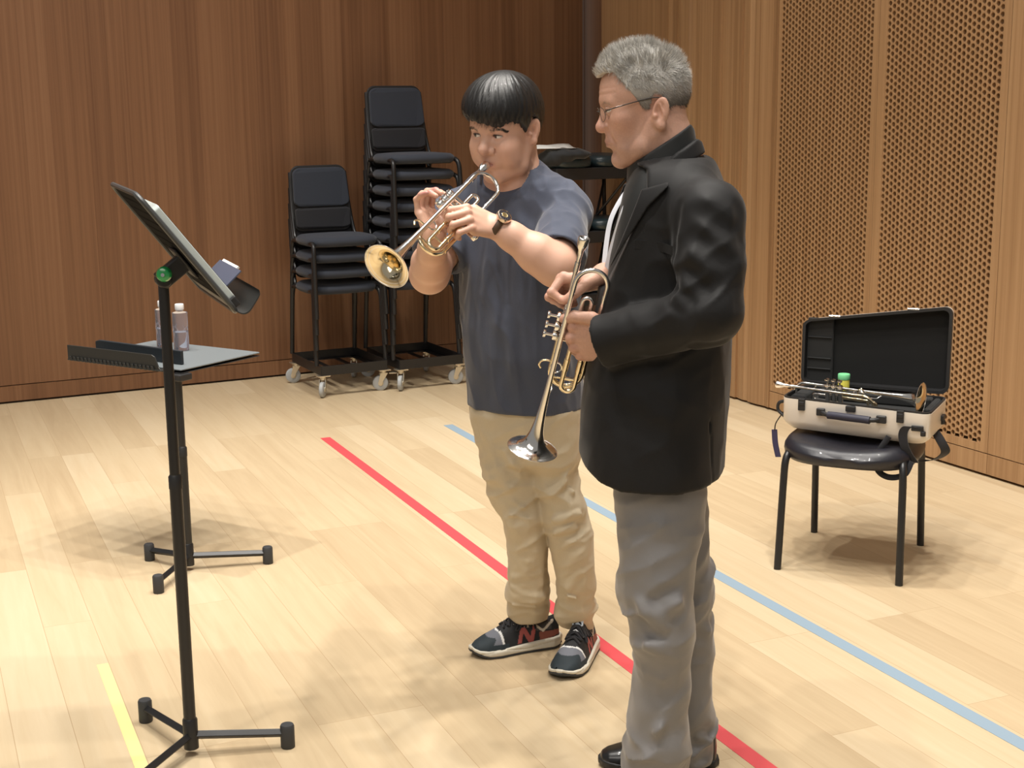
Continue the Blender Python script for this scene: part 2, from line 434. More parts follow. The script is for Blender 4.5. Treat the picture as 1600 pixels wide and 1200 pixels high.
WL0 = np.array([-2.887, 7.684]); WLd = np.array([.893, .451]); WLd = WLd/np.linalg.norm(WLd); WLn = np.array([WLd[1], -WLd[0]])
WR0 = np.array([1.222, 7.66]); WRd = np.array([2.173-1.222, 5.721-7.66]); WRd = WRd/np.linalg.norm(WRd); WRn = np.array([WRd[1], -WRd[0]])   # WRn points into the room
if WRn@(np.array([0, 5.])-WR0) < 0: WRn = -WRn
def wpt(o, d, n, s, off, z): q = o+d*s+n*off; return (q[0], q[1], z)
def planks(name, o, d, n, spans, z0, z1, m, kind='wall', relief=.004, parent=None, back=.05):
    """row of vertical boards; spans: list of (s0, s1, off0, off1, tone)"""
    V = []; F = []; T = []
    for s0, s1, a, b, t in spans:
        k = len(V)
        V += [wpt(o, d, n, s0, a, z0), wpt(o, d, n, s1, b, z0), wpt(o, d, n, s1, b, z1), wpt(o, d, n, s0, a, z1),
              wpt(o, d, n, s0, -back, z0), wpt(o, d, n, s1, -back, z0), wpt(o, d, n, s1, -back, z1), wpt(o, d, n, s0, -back, z1)]
        F += [(k, k+1, k+2, k+3), (k+4, k+7, k+6, k+5), (k, k+4, k+5, k+1), (k+3, k+2, k+6, k+7), (k, k+3, k+7, k+4), (k+1, k+5, k+6, k+2)]
        T += [t]*8
    me = new_mesh(name, V, F, False)
    bm = bmesh.new(); bm.from_mesh(me); bmesh.ops.recalc_face_normals(bm, faces=bm.faces); bm.to_mesh(me); bm.free()
    a = me.attributes.new('tone', 'FLOAT_COLOR', 'POINT'); c = np.ones((len(V), 4), f32); c[:, :3] = np.array(T)[:, None]*np.array([1, .73, 1.31]); a.data.foreach_set('color', c.ravel())
    return structure(name, me, m, parent)
def board_row(s, s_end, wmin, wmax, rel):
    out = []
    while s < s_end-1e-4:
        w = random.uniform(wmin, wmax); e = min(s+w, s_end)
        if s_end-e < wmin*.6: e = s_end
        a = random.uniform(0, rel); b = random.uniform(0, rel)
        out.append((s, e, a, b, random.random())); s = e
    return out
HT = 5.0
SL = 3.72        # wall_left length up to the corner
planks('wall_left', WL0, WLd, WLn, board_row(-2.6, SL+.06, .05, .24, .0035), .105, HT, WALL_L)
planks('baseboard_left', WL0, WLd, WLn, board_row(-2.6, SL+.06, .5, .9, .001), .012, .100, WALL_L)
mb = MB()
mb.prism([(-2.6, -.06), (SL+.06, -.06), (SL+.06, -.012), (-2.6, -.012)], .11, np.array([[WLd[0], WLn[0], 0], [WLd[1], WLn[1], 0], [0, 0, 1]]), (*WL0, 0))
structure('trim_1', mb.mesh('trim_1'), DARKW)
# recess in the back corner: bare return of the right wall, set back
S_IN = -1.93
cor = WR0+WRd*S_IN
def s_at_px(px, off=0.0):
    """distance along the right wall where it meets picture column px (at mid height)"""
    lo, hi = -2.2, 3.5
    for _ in range(50):
        s = (lo+hi)/2; q = WR0+WRd*s+WRn*off
        k = q[0]/q[1]
        if k < (px-800-6)/FPX/math.cos(PITCH)*1.0: lo = s
        else: hi = s
    return s
def colpx(px, py, off=0.0):
    """distance along the right wall of the picture point (px, py)"""
    d = ray(px, py)[:2]; o2 = WR0+WRn*off
    # o2 + WRd*s = t*d
    A = np.array([[WRd[0], -d[0]], [WRd[1], -d[1]]]); return float(np.linalg.solve(A, -o2)[0])
def zpx(px, py, off=0.0):
    d = ray(px, py); s = colpx(px, py, off); q = WR0+WRd*s+WRn*off; return CAM_H+d[2]*q[0]/d[0] if abs(d[0]) > 1 else CAM_H+d[2]*q[1]/d[1]
s_edge = colpx(941, 100); s_a = colpx(1034, 100); s_b = colpx(1213, 300); s_p1a = colpx(1222, 100); s_p1b = colpx(1367, 60)
s_m = colpx(1377, 60); s_p2a = colpx(1388, 60); s_p2b = colpx(1570, 60); s_c = colpx(1583, 60)
z_p1 = zpx(1210, 601); zbb = .105
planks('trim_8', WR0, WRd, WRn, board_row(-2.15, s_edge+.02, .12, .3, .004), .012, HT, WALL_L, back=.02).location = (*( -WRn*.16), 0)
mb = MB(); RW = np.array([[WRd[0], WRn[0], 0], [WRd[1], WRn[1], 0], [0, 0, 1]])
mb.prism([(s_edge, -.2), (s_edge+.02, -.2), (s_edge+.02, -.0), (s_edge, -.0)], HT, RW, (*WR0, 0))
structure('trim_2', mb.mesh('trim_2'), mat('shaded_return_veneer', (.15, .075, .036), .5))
sp = [(s_edge, s_edge+.09, .004, .004, .75), (s_edge+.09, s_edge+.2, .004, .004, .6), (s_edge+.2, s_a-.004, .004, .004, .7)]
s = s_a
while s < s_b-.01:            # fluted section: narrow boards at alternating angles
    w = random.choice((.035, .05, .07, .09)); e = min(s+w, s_b-.002)
    a = random.uniform(.004, .022); b = random.uniform(.004, .022)
    sp.append((s, e, a, b, random.random()*.9+.1)); s = e
planks('wall_right', WR0, WRd, WRn, sp, .012, HT, WALL_R)
# frames around the perforated panels
FRM = [(s_b, s_p1a, .010, .010, .7), (s_p1b, s_m-.003, .010, .010, .65), (s_m, s_p2a, .010, .010, .7), (s_p2b, s_c-.003, .010, .010, .6)]
planks('trim_3', WR0, WRd, WRn, FRM, zbb, HT, WALL_R)
planks('trim_4', WR0, WRd, WRn, [(s_p1a, s_p1b, .0095, .0095, .62), (s_p2a, s_p2b, .0095, .0095, .66)], zbb, z_p1, WALL_R)
planks('baseboard_right', WR0, WRd, WRn, [(s_b, s_c-.003, .010, .010, .66), (s_c, 4.5, .010, .010, .5)], .012, zbb-.004, WALL_R)
planks('trim_9', WR0, WRd, WRn, [(s_c, s_c+.62, .010, .010, .55), (s_c+.624, 4.5, .010, .010, .6)], zbb, HT, WALL_R)
mb = MB(); mb.prism([(s_edge, -.06), (4.5, -.06), (4.5, -.03), (s_edge, -.03)], HT, RW, (*WR0, 0))
structure('trim_5', mb.mesh('trim_5'), mat('panel_backing', (.018, .007, .004), .9))
def perforated(name, s0, s1, z0, z1, px=.0262, r=.0112, depth=.028):
    ncol = int(round((s1-s0)/px)); px = (s1-s0)/ncol; pz = px*2/math.sqrt(3)*.99
    nrow = int((z1-z0)/pz); V = []; F = []
    k6 = 8
    def put(cs, cz, rr, off): return wpt(WR0, WRd, WRn, cs, off, cz)
    # every hole sits in a rectangular cell; ring of 8 outer points on the cell border
    for i in range(ncol):
        for j in range(nrow):
            c = s0+(i+.5)*px; h = z0+(j+.5)*pz+(pz*.5 if i % 2 else 0)
            zl, zh = h-pz/2, h+pz/2
            out = [(c+px/2, h), (c+px/2, zh), (c, zh), (c-px/2, zh), (c-px/2, h), (c-px/2, zl), (c, zl), (c+px/2, zl)]
            k = len(V)
            V += [put(a, b, 0, .0065) for a, b in out]
            ins = [(c+r*math.cos(math.pi/4*q), h+r*1.06*math.sin(math.pi/4*q)) for q in range(8)]
            V += [put(a, b, 0, .0065) for a, b in ins]; V += [put(a, b, 0, .0065-depth) for a, b in ins]
            for q in range(8):
                e = (q+1) % 8
                F.append((k+q, k+e, k+8+e, k+8+q)); F.append((k+8+q, k+8+e, k+16+e, k+16+q))
    me = new_mesh(name, V, F, False)
    bm = bmesh.new(); bm.from_mesh(me); bmesh.ops.remove_doubles(bm, verts=bm.verts, dist=1e-5); bm.to_mesh(me); bm.free()
    a = me.attributes.new('tone', 'FLOAT_COLOR', 'POINT'); c = np.full((len(me.vertices), 4), .6, f32); a.data.foreach_set('color', c.ravel())
    # fill under the staggered columns
    return structure(name, me, WALL_R)
perforated('trim_6', s_p1a, s_p1b, z_p1, 2.75)
perforated('trim_7', s_p2a, s_p2b, z_p1, 2.75)

# tape lines on the floor
def tape(name, label, a, b, w, m):
    a = np.array(a[:2]); b = np.array(b[:2]); d = (b-a)/np.linalg.norm(b-a); n = np.array([-d[1], d[0]])*w/2
    mb = MB(); mb.prism([a-n, b-n, b+n, a+n], .0008, None, (0, 0, .0002)); o = mb.obj(name, m); tag(o, label, 'tape'); return o
RED = mat('red_tape', (.62, .075, .085), .5); GRY = mat('grey_tape', (.26, .35, .43), .5); YEL = mat('yellow_tape', (.80, .72, .30), .5)
tape('floor_tape', 'red tape line on the wooden floor passing behind both men', fl(508, 684), fl(1215, 1213), .05, RED)
tape('floor_tape', 'blue-grey tape line on the floor running past the chair with the case', fl(700, 664), fl(1640, 1187), .05, GRY)
tape('floor_tape', 'short pale yellow tape line on the floor left of the near music stand', fl(160, 1038), fl(230, 1221), .033, YEL)
# ================================================================ stacking chairs, dollies, benches
def cushion(w, d, h, crown, n=3.4, seg=48, rings=6, front=0.0):
    """soft rounded seat pad, top at z=0"""
    a = np.linspace(0, 2*np.pi, seg, endpoint=False)
    cx = np.sign(np.cos(a))*np.abs(np.cos(a))**(2/n); cy = np.sign(np.sin(a))*np.abs(np.sin(a))**(2/n)
    V = [(0, 0, crown)]; F = []; prof = []
    for i in range(1, rings+1):
        t = i/rings*.9; prof.append((t, crown*(1-t**2.2)))
    prof += [(.955, -h*.10), (.99, -h*.28), (1.0, -h*.5), (.985, -h*.75), (.93, -h*.95), (.85, -h), (.01, -h)]
    for t, z in prof:
        k = len(V); V += [(x*w/2*t, y*d/2*t+front*t*max(y, 0)*0, z) for x, y in zip(cx, cy)]
        if k == 1: F += [(0, 1+q, 1+(q+1) % seg) for q in range(seg)]
        else: F += [(k-seg+q, k+q, k+(q+1) % seg, k-seg+(q+1) % seg) for q in range(seg)]
    return V, F
NAVYTOP = mat('blue_grey_fabric', (.026, .032, .047), .85, sheen=.15, bump=.4, bscale=900, var=.22)
BLKFAB = mat('black_fabric', (.016, .016, .02), .85, sheen=.25, bump=.3, bscale=700)
def make_chair(label, group, seat_m=NAVYTOP):
    t = thing('stacking_chair', label, 'chair', (0, 0, 0), group)
    V, F = cushion(.43, .42, .05, .012); m = MB(); m.add(np.array(V)+np.array([0, .005, .447]), F); m.obj('seat', seat_m, t, True, ang=80)
    m = MB(); m.box((0, -.01, .401), (.36, .30, .016)); m.obj('seat_shell', BLKP, t, bevel=.006)
    # backrest: upper pad, lower pad, dark shell
    def yb(z): return -.214-.19*(z-.45)
    def slab(z0, z1, w0, w1, th, r, off, front):
        poly = []; h = z1-z0
        pts = rrect(1, 1, .16, 5); VV = []
        n = len(pts)
        for side, o_ in ((0, off), (1, off+th)):
            for (px, pz) in pts:
                zz = z0+(pz+.5)*h; ww = w0+(w1-w0)*(pz+.5)
                VV.append((px*ww, yb(zz)+o_-.03*(abs(px)*2)**2*-.35, zz))
        FF = [tuple(range(n-1, -1, -1)), tuple(range(n, 2*n))]+[(i, (i+1) % n, n+(i+1) % n, n+i) for i in range(n)]
        return VV, FF
    m = MB(); m.add(*slab(.60, .825, .345, .325, .022, .03, .004, 1)); m.obj('backrest', seat_m, t, bevel=.008, seg=3)
    m = MB(); m.add(*slab(.475, .597, .33, .34, .016, .03, .002, 1)); m.obj('lumbar_pad', BLKFAB, t, bevel=.006, seg=2)
    m = MB(); m.add(*slab(.455, .838, .365, .35, .012, .03, -.010, 1)); m.obj('back_shell', BLKP, t, bevel=.004)
    for sx in (-1, 1):
        x = sx*.205
        m = MB(); m.tube(spl([(x*1.03, .225, 0), (x, .20, .30), (x*.985, .19, .385), (x*.96, .165, .413), (x*.95, .12, .418), (x*.95, -.02, .416)], 7), .0132, 12)
        m.obj('leg', BLK, t, True)
        m = MB(); m.tube(spl([(x*.97, -.255, 0), (x*.95, -.225, .30), (x*.94, -.205, .39), (x*.94, -.17, .415), (x*.95, -.02, .416)], 7), .0132, 12)
        m.obj('leg', BLK, t, True)
    for sx in (-1, 1):
        m = MB(); m.tube(spl([(sx*.19, -.12, .413), (sx*.185, -.185, .44), (sx*.178, yb(.6)-.006, .60), (sx*.17, yb(.80)-.006, .80)], 6), .010, 10); m.obj('back_post', BLK, t, True)
    return t
FRONT = np.array([.451, -.893]); CH_ROT = math.atan2(-FRONT[0], FRONT[1])
def place(x, y, z, rot): return Matrix.Translation((float(x), float(y), float(z))) @ Matrix.Rotation(rot, 4, 'Z')
ORD = ['bottom', 'second from bottom', 'third from bottom', 'fourth from bottom', 'fifth from bottom', 'sixth from bottom', 'seventh from bottom', 'second from top', 'top']
chair0 = make_chair('x', None)
def stack(cx, cy, n, zb, name, group):
    for k in range(n):
        where = ORD[k] if n == 9 else ['bottom', 'second from bottom', 'second from top', 'top'][k]
        lab = f'navy padded black stacking chair, {where} of the {name} stack on wheels'
        mw = place(cx+FRONT[0]*.012*k, cy+FRONT[1]*.012*k, zb+.091*k, CH_ROT)
        dup(chair0, mw, lab, group)
stack(-1.024, 8.10, 4, .176, 'short four-chair', 'chairs of the short stack')
stack(-.60, 8.262, 9, .176, 'tall nine-chair', 'chairs of the tall stack')
# chair that carries the trumpet case
c = chair0; c.matrix_basis = place(1.22, 4.815, 0, math.atan2(.44, -.9)); c['label'] = 'single black chair with four metal legs standing under the open white case'

for ch in list(c.children):
    if ch.name.startswith('seat') and not ch.name.startswith('seat_shell'): bpy.data.objects.remove(ch)
V, F = cushion(.47, .45, .078, .012, 3.0); m = MB(); Vc = np.array(V); Vc[:, 2] += .464-.02*(Vc[:, 2] > -.03)*np.exp(-(Vc[:, 0]/.17)**2); Vc[:, 1] += .015
m.add([tuple(c.matrix_basis@Vector(v)) for v in Vc], F); m.obj('seat', mat('black_vinyl', (.012, .012, .018), .42, bump=.25, bscale=45, coat=.1), c, True, ang=80)

def make_dolly(label):
    t = thing('chair_dolly', label, 'dolly', (0, 0, 0), 'wheeled dollies under the chair stacks')
    m = MB(); w, d = .40, .52
    for sx in (-1, 1): m.box((sx*w/2, 0, .152), (.006, d, .055)); m.box((sx*(w/2-.02), 0, .128), (.04, d, .005))
    for sy in (-1, 1): m.box((0, sy*d/2, .152), (w, .006, .055)); m.box((0, sy*(d/2-.02), .128), (w, .04, .005))
    for sx in (-.07, .07): m.box((sx, 0, .124), (.03, d-.02, .006))
    m.obj('frame', BLK, t, bevel=.001)
    for sx in (-1, 1):
        for sy in (-1, 1):
            x, y = sx*(w/2-.015), sy*(d/2-.02); a = .6*sx*sy+.4; ca, sa = math.cos(a), math.sin(a)
            R = np.array([[ca, -sa, 0], [sa, ca, 0], [0, 0, 1]])
            m = MB(); m.box((x, y, .121), (.07, .06, .006)); m.lathe([(.018, .098), (.018, .118)], (x, y, 0))
            for q in (-1, 1):
                P = [(-.022, .0), (.022, .0), (.034, -.05), (.026, -.062), (.014, -.062), (.006, -.045)]
                Rm = np.stack([R[:, 0], np.array([0, 0, 1.]), R[:, 1]], 1)
                m.prism(P, .003, Rm, np.array([x, y, .104])+R[:, 1]*(q*.017))
            m.prism([(-.03, -.014), (-.075, -.018), (-.08, .0), (-.075, .018), (-.03, .014)], .005, R, np.array([x, y, .098]))
            cst = m.obj('caster', ZINC, t)
            wc = np.array([x, y, .045])+R[:, 0]*.021
            m = MB(); m.lathe([(.018, -.013), (.038, -.013), (.0445, -.009), (.045, 0), (.0445, .009), (.038, .013), (.018, .013)], wc, R[:, 1], 24)
            m.obj('wheel', GREYW, cst, True); 
            m = MB(); m.lathe([(.009, -.0185), (.016, -.016), (.016, .016), (.009, .0185)], wc, R[:, 1], 12); m.obj('hub', ZINC, cst)
    return t
d0 = make_dolly('low black steel dolly on grey casters under the short chair stack')
d1 = dup(d0, place(-.588, 8.262, 0, CH_ROT), 'low black steel dolly on grey casters under the tall chair stack')
d0.matrix_basis = place(-1.02, 8.095, 0, CH_ROT)

# stacked padded benches in the corner behind the men
LEATH = mat('teal_black_leather', (.018, .032, .038), .35, coat=.15, bump=.2, bscale=60)
def make_bench(label):
    t = thing('piano_bench', label, 'bench', (0, 0, 0), 'padded benches stacked in the corner')
    for sx in (-1, 1):
        V, F = cushion(.28, .35, .06, .02, 4); m = MB(); m.add(np.array(V)+np.array([sx*.137, 0, .38]), F); m.obj('seat_cushion', LEATH, t, True, ang=80)
    m = MB(); m.box((0, 0, .285), (.53, .33, .07)); m.obj('apron', BLKP, t, bevel=.004)
    for sx in (-1, 1):
        for sy in (-1, 1):
            m = MB(); m.tube([(sx*.255, sy*.165, 0), (sx*.235, sy*.14, .27)], .013, 10); m.obj('leg', BLK, t, True)
    for sx in (-1, 1):
        m = MB(); m.tube([(sx*.25, -.14, .27), (sx*.10, .0, .02), (sx*.25, .14, .27)], .009, 8); m.obj('brace', BLK, t)
    return t
BR = CH_ROT
b0 = make_bench('black padded bench, topmost of the stack behind the two men')
dup(b0, place(.435, 8.46, .56, BR), 'black padded bench in the middle of the stack behind the two men')
dup(b0, place(.435, 8.46, .185, BR), 'black padded bench at the bottom of the stack behind the two men')
b0.matrix_basis = place(.435, 8.46, .935, BR)
dup(d0, place(.435, 8.46, .0, BR), 'low black steel dolly on grey casters under the stacked benches')
m = MB(); P = []
for i in range(9):
    for j in range(5): P.append((-.14+.035*i, -.10+.05*j, .012*math.sin(i*.7)*math.sin(j*.9)+.004*j))
F = [(i*5+j, i*5+j+1, i*5+j+6, i*5+j+5) for i in range(8) for j in range(4)]
m.add(P, F); o = m.obj('paper_sheet', PAPER, None, True); o.modifiers.new('s', 'SOLIDIFY').thickness = .001
o.matrix_basis = place(.245, 8.30, 1.372, .25); tag(o, 'loose white paper sheet lying on top of the stacked benches', 'paper')
# black cloth bag drooping over the bench's near corner
def bag(P):
    d = ell(P, (.335, 8.28, 1.335), (.15, .10, .035)); d = sm(d, ell(P, (.265, 8.26, 1.31), (.10, .07, .05)), .03)
    return d-.004*np.sin(P[:, 0]*70+P[:, 2]*40)
o = sdf_obj('cloth_bag', bag, (.1, 8.1, 1.2), (.6, 8.45, 1.42), .008, mat('black_cloth', (.02, .022, .025), .8, sheen=.3), None)
tag(o, 'black soft cloth bag slumped over the near corner of the top bench', 'bag')

# ================================================================ music stands
def stand_base(t, bx, by, ends, ztop, zj):
    for ex, ey in ends:
        e = np.array([ex, ey]); b = np.array([bx, by]); dv = (e-b)/np.linalg.norm(e-b)
        m = MB(); m.tube([(bx+dv[0]*.012, by+dv[1]*.012, .052), (*(e-dv*.006), .040)], .0125, 4, ref=(0, .01, 1)); lg = m.obj('leg', BLK, t, bevel=.002)
        m = MB(); m.lathe([(.017, .0), (.0185, .003), (.0185, .058), (.016, .063)], (ex, ey, 0), seg=20); m.obj('end_cap', RUB, lg, True)
    m = MB(); m.lathe([(.019, .018), (.019, .095), (.016, .10)], (bx, by, 0), seg=20); m.obj('hub', BLK, t, True)
    m = MB(); m.tube([(bx, by, .02), (bx, by, zj)], .0155, 18); m.obj('lower_tube', BLK, t, True)
    m = MB(); m.tube([(bx, by, zj-.05), (bx, by, ztop)], .0128, 18); m.obj('upper_tube', BLK, t, True)
    m = MB(); m.lathe([(.0165, zj-.03), (.0165, zj), (.0125, zj+.006)], (bx, by, 0), seg=20); m.obj('collar', BLKP, t, True)
def slotted_desk(m, w, h, th, nx, ny, mx, my):
    """perforated plate in local xy (x across, y down the slope), z through"""
    xs = [-w/2+mx+(w-2*mx)*i/nx for i in range(nx+1)]; ys = [my+(h-2*my)*j/ny for j in range(ny+1)]
    xe = [-w/2]+xs+[w/2]; ye = [0]+ys+[h]
    for i in range(len(xe)-1):
        for j in range(len(ye)-1):
            a, b, c, d = xe[i], xe[i+1], ye[j], ye[j+1]
            if 0 < i < len(xe)-2 and 0 < j < len(ye)-2:
                gx = (b-a)*.30; gy = (d-c)*.36
                O = [(a, c), (b, c), (b, d), (a, d)]; I = [(a+gx, c+gy), (b-gx, c+gy), (b-gx, d-gy), (a+gx, d-gy)]
                for z in (0, th):
                    k = len(m.v); m.add([(x, y, z) for x, y in O+I], [(q, (q+1) % 4, 4+(q+1) % 4, 4+q) for q in range(4)])
                m.add([(x, y, 0) for x, y in I]+[(x, y, th) for x, y in I], [(q, (q+1) % 4, 4+(q+1) % 4, 4+q) for q in range(4)])
            else:
                for z in (0, th): m.add([(a, c, z), (b, c, z), (b, d, z), (a, d, z)], [(0, 1, 2, 3)])
DESKM = mat('matte_black_desk', (.009, .009, .009), .95, spec=.08)
BX, BY = -.831, 3.316
st = thing('music_stand', 'tall black music stand at front left with tilted desk holding music', 'music stand', (BX, BY, 0))
stand_base(st, BX, BY, [(-.999, 3.514), (-.59, 3.35), (-.925, 3.075)], 1.225, .735)
wdir = np.array([-.37, .93, 0]); wdir /= np.linalg.norm(wdir); nh = np.array([.93, .37, 0]); nh /= np.linalg.norm(nh)
th = math.radians(37); sd = nh*math.sin(th)-np.array([0, 0, 1])*math.cos(th); dn = nh*math.cos(th)+np.array([0, 0, 1])*math.sin(th)
D0 = np.array([-.915, 3.325, 1.436])       # middle of the desk's top edge
DR = np.stack([wdir, sd, dn], 1)           # local x across (away from camera +), y down, z towards the reader
DW, DH = .50, .345
m = MB(); slotted_desk(m, DW-.016, DH-.03, .003, 22, 9, .012, .02)
m.v = [tuple(D0+DR@np.array(p)) for p in m.v]; m.obj('desk', DESKM, st)
m = MB(); m.prism([(x, y+DH/2) for x, y in rrect(DW-.02, DH-.02, .02)], .0015, DR, D0+dn*.0032); m.obj('desk_liner', DESKM, st)
m = MB(); rim = [(x, y+DH/2, 0.001) for x, y in rrect(DW, DH, .03, 6)]
m.tube([D0+DR@np.array(p) for p in rim], .0065, 8, closed=True, ref=dn); m.obj('desk_rim', mat('grey_black_edge', (.05, .052, .052), .4), st, True)
# lower ledge: curved shelf along the bottom edge
prof = [(DH-.03, -.002), (DH-.005, .000), (DH+.012, .008), (DH+.018, .022), (DH+.012, .045), (DH+.004, .066), (DH-.004, .072)]
m = MB(); pr_ = spl([(0, a, b) for a, b in prof], 4); V = []; n = len(pr_)
for sx in (-1, 1):
    for (_, a, b) in pr_: V.append(D0+DR@np.array([sx*DW/2, a, b]))
    for (_, a, b) in pr_: V.append(D0+DR@np.array([sx*DW/2, a-.0035, b+.001]))
F = []
for q in range(n-1): F += [(q, q+1, 2*n+q+1, 2*n+q), (n+q, 3*n+q, 3*n+q+1, n+q+1), (q, n+q, n+q+1, q+1), (2*n+q, 2*n+q+1, 3*n+q+1, 3*n+q)]
F += [(0, 2*n, 3*n, n), (n-1, 2*n-1, 4*n-1, 3*n-1)]
m.add(V, F); m.obj('ledge', mat('ledge_black', (.03, .032, .031), .42), st, True, ang=50)
# tilt head behind the desk with green knob
pt = np.array([BX, BY, 1.222]); v_ = pt-D0; hc = D0+sd*(v_@sd)+wdir*(v_@wdir)-dn*.006
m = MB(); m.box(hc, (.10, .085, .008), DR); m.box(hc*.5+pt*.5, (.03, .045, np.linalg.norm(hc-pt)+.02), DR); m.lathe([(.019, -.022), (.019, .022)], pt, wdir, 16); m.obj('tilt_bracket', BLKP, st, bevel=.004)
kc = np.array(at(257, 428, 3.29))
m = MB(); ka = np.array([.05, -1, 0]); m.lathe([(.001, .021), (.008, .0205), (.015, .017), (.0185, .01), (.0185, .002), (.016, 0)], kc, ka, 24); m.lathe([(.004, -.03), (.004, 0)], kc, ka, 8); m.obj('tilt_knob', GREEN, st, True)
m = MB(); m.lathe([(.0005, .0235), (.0045, .0235), (.0045, .02)], kc, ka, 12); m.obj('screw', CHROME, st, True)
# things on the desk
m = MB(); tw, tl = .215, .275; PR = DR
m.prism(rrect(tw, tl, .012), .015, DR, D0+sd*(.045+tl/2)-wdir*(DW/2-tw/2-.010)+dn*.007); tb = m.obj('tablet_computer', mat('pale_grey_metal', (.62, .68, .66), .35, .2), None, bevel=.0015)
tb.modifiers[0].segments = 2; tag(tb, 'thin pale tablet computer leaning on the near music stand desk', 'tablet')
m = MB(); m.prism(rrect(tw-.012, tl-.012, .008), .001, DR, D0+sd*(.045+tl/2)-wdir*(DW/2-tw/2-.010)+dn*.0221); m.obj('screen', mat('dark_screen', (.01, .01, .012), .08), tb)
m = MB(); m.box(D0+sd*(.045+tl+.004)-wdir*(DW/2-.014)+dn*.013, (.022, .024, .016), DR); m.obj('rubber_corner', BLKP, tb, bevel=.003)
fol = thing('sheet_music_folder', 'dark blue folder with white sheets propped on the near music stand ledge', 'folder', D0)
q0 = D0+sd*.325+dn*.008
FR_ = frame(wdir, -sd*.35+dn*.94); 
c0 = D0+sd*.300+dn*.01+wdir*.0
def leaf(name, u0, u1, v0, v1, lift, mt, thk):
    m = MB(); ax = (dn*.94-sd*.10); nn = np.cross(wdir, ax); P = []
    for (u, v) in ((u0, v0), (u1, v0), (u1, v1), (u0, v1)): P.append(c0+wdir*u+ax*v+nn*lift)
    for (u, v) in ((u0, v0), (u1, v0), (u1, v1), (u0, v1)): P.append(c0+wdir*u+ax*v+nn*(lift+thk))
    m.add(P, [(0, 3, 2, 1), (4, 5, 6, 7), (0, 1, 5, 4), (1, 2, 6, 5), (2, 3, 7, 6), (3, 0, 4, 7)]); return m.obj(name, mt, fol)
leaf('cover', -.17, .10, .0, .070, 0, mat('slate_cover', (.085, .10, .15), .45), .003)
leaf('sheets', -.10, .09, .01, .078, -.0055 if (np.cross(wdir, dn)@np.array([0, 0, 1.])) > 0 else .0035, PAPER, .005)

# rear stand, desk laid flat as a table
RX, RY = -1.165, 4.774
rs = thing('music_stand', 'lower black music stand further back with desk laid flat as a tray', 'music stand', (RX, RY, 0))
stand_base(rs, RX, RY, [(-1.335, 4.885), (-.893, 4.835), (-1.216, 4.535)], .72, .45)
ZD = .728
Ac, Bc = fl(283, 580, ZD), fl(403, 553, ZD); e2 = (Bc-Ac)/np.linalg.norm(Bc-Ac); e1 = np.array([-e2[1], e2[0], 0])   # e1 runs left along the ledge
L1, L2 = .55, .40
FRr = np.stack([e1, e2, np.array([0, 0, 1.])], 1)
m = MB(); m.prism([(0, 0), (L1, 0), (L1, L2), (0, L2)], .006, FRr, Ac); m.obj('desk', mat('charcoal_tray', (.15, .17, .18), .5), rs, bevel=.004)
m = MB(); m.prism([(0, 0), (L1, 0), (L1, L2), (0, L2)], .003, FRr, Ac-np.array([0, 0, .010])); m.obj('tray_back', BLKP, rs, bevel=.002)
m = MB()   # ledge along the near edge
m.prism([(.07, -.005), (L1, -.005), (L1, .052), (.115, .052), (.10, .045), (.085, .012)], .005, np.stack([e1, np.array([0, 0, 1.]), -e2], 1), Ac-e2*.02)
m.prism([(.03, 0), (L1, 0), (L1, .03), (.03, .03)], .005, FRr, Ac-e2*.028-np.array([0, 0, .004]))
for i in range(22):
    m.prism([(.10+.02*i, 0), (.112+.02*i, 0), (.118+.02*i, .016), (.106+.02*i, .016)], .003, np.stack([e1, np.array([0, 0, 1.]), -e2], 1), Ac-e2*.0285-np.array([0, 0, .004]))
m.obj('ledge', mat('ledge_black', (.022, .022, .02), .4), rs, bevel=.002)
m = MB(); m.box(np.array([RX, RY, ZD-.022]), (.08, .06, .024), FRr); m.obj('tilt_bracket', BLKP, rs, bevel=.004)
m = MB(); m.lathe([(.006, -.018), (.016, -.014), (.016, -.006), (.012, 0)], fl(283, 583, ZD-.008)+np.array([.0, .02, 0]), seg=20); m.obj('tilt_knob', GREEN, rs, True)
fo = MB(); fo.prism([(.06, 0), (.50, 0), (.50, .05), (.48, .056), (.06, .05)], .012, np.stack([e1, np.array([0, 0, 1.]), -e2], 1), Ac+e2*.075+np.array([0, 0, .0065])); o = fo.obj('music_binder', mat('black_binder', (.012, .016, .02), .5), None, bevel=.003)
tag(o, 'black binder standing on edge along the ledge of the rear flat stand', 'binder')

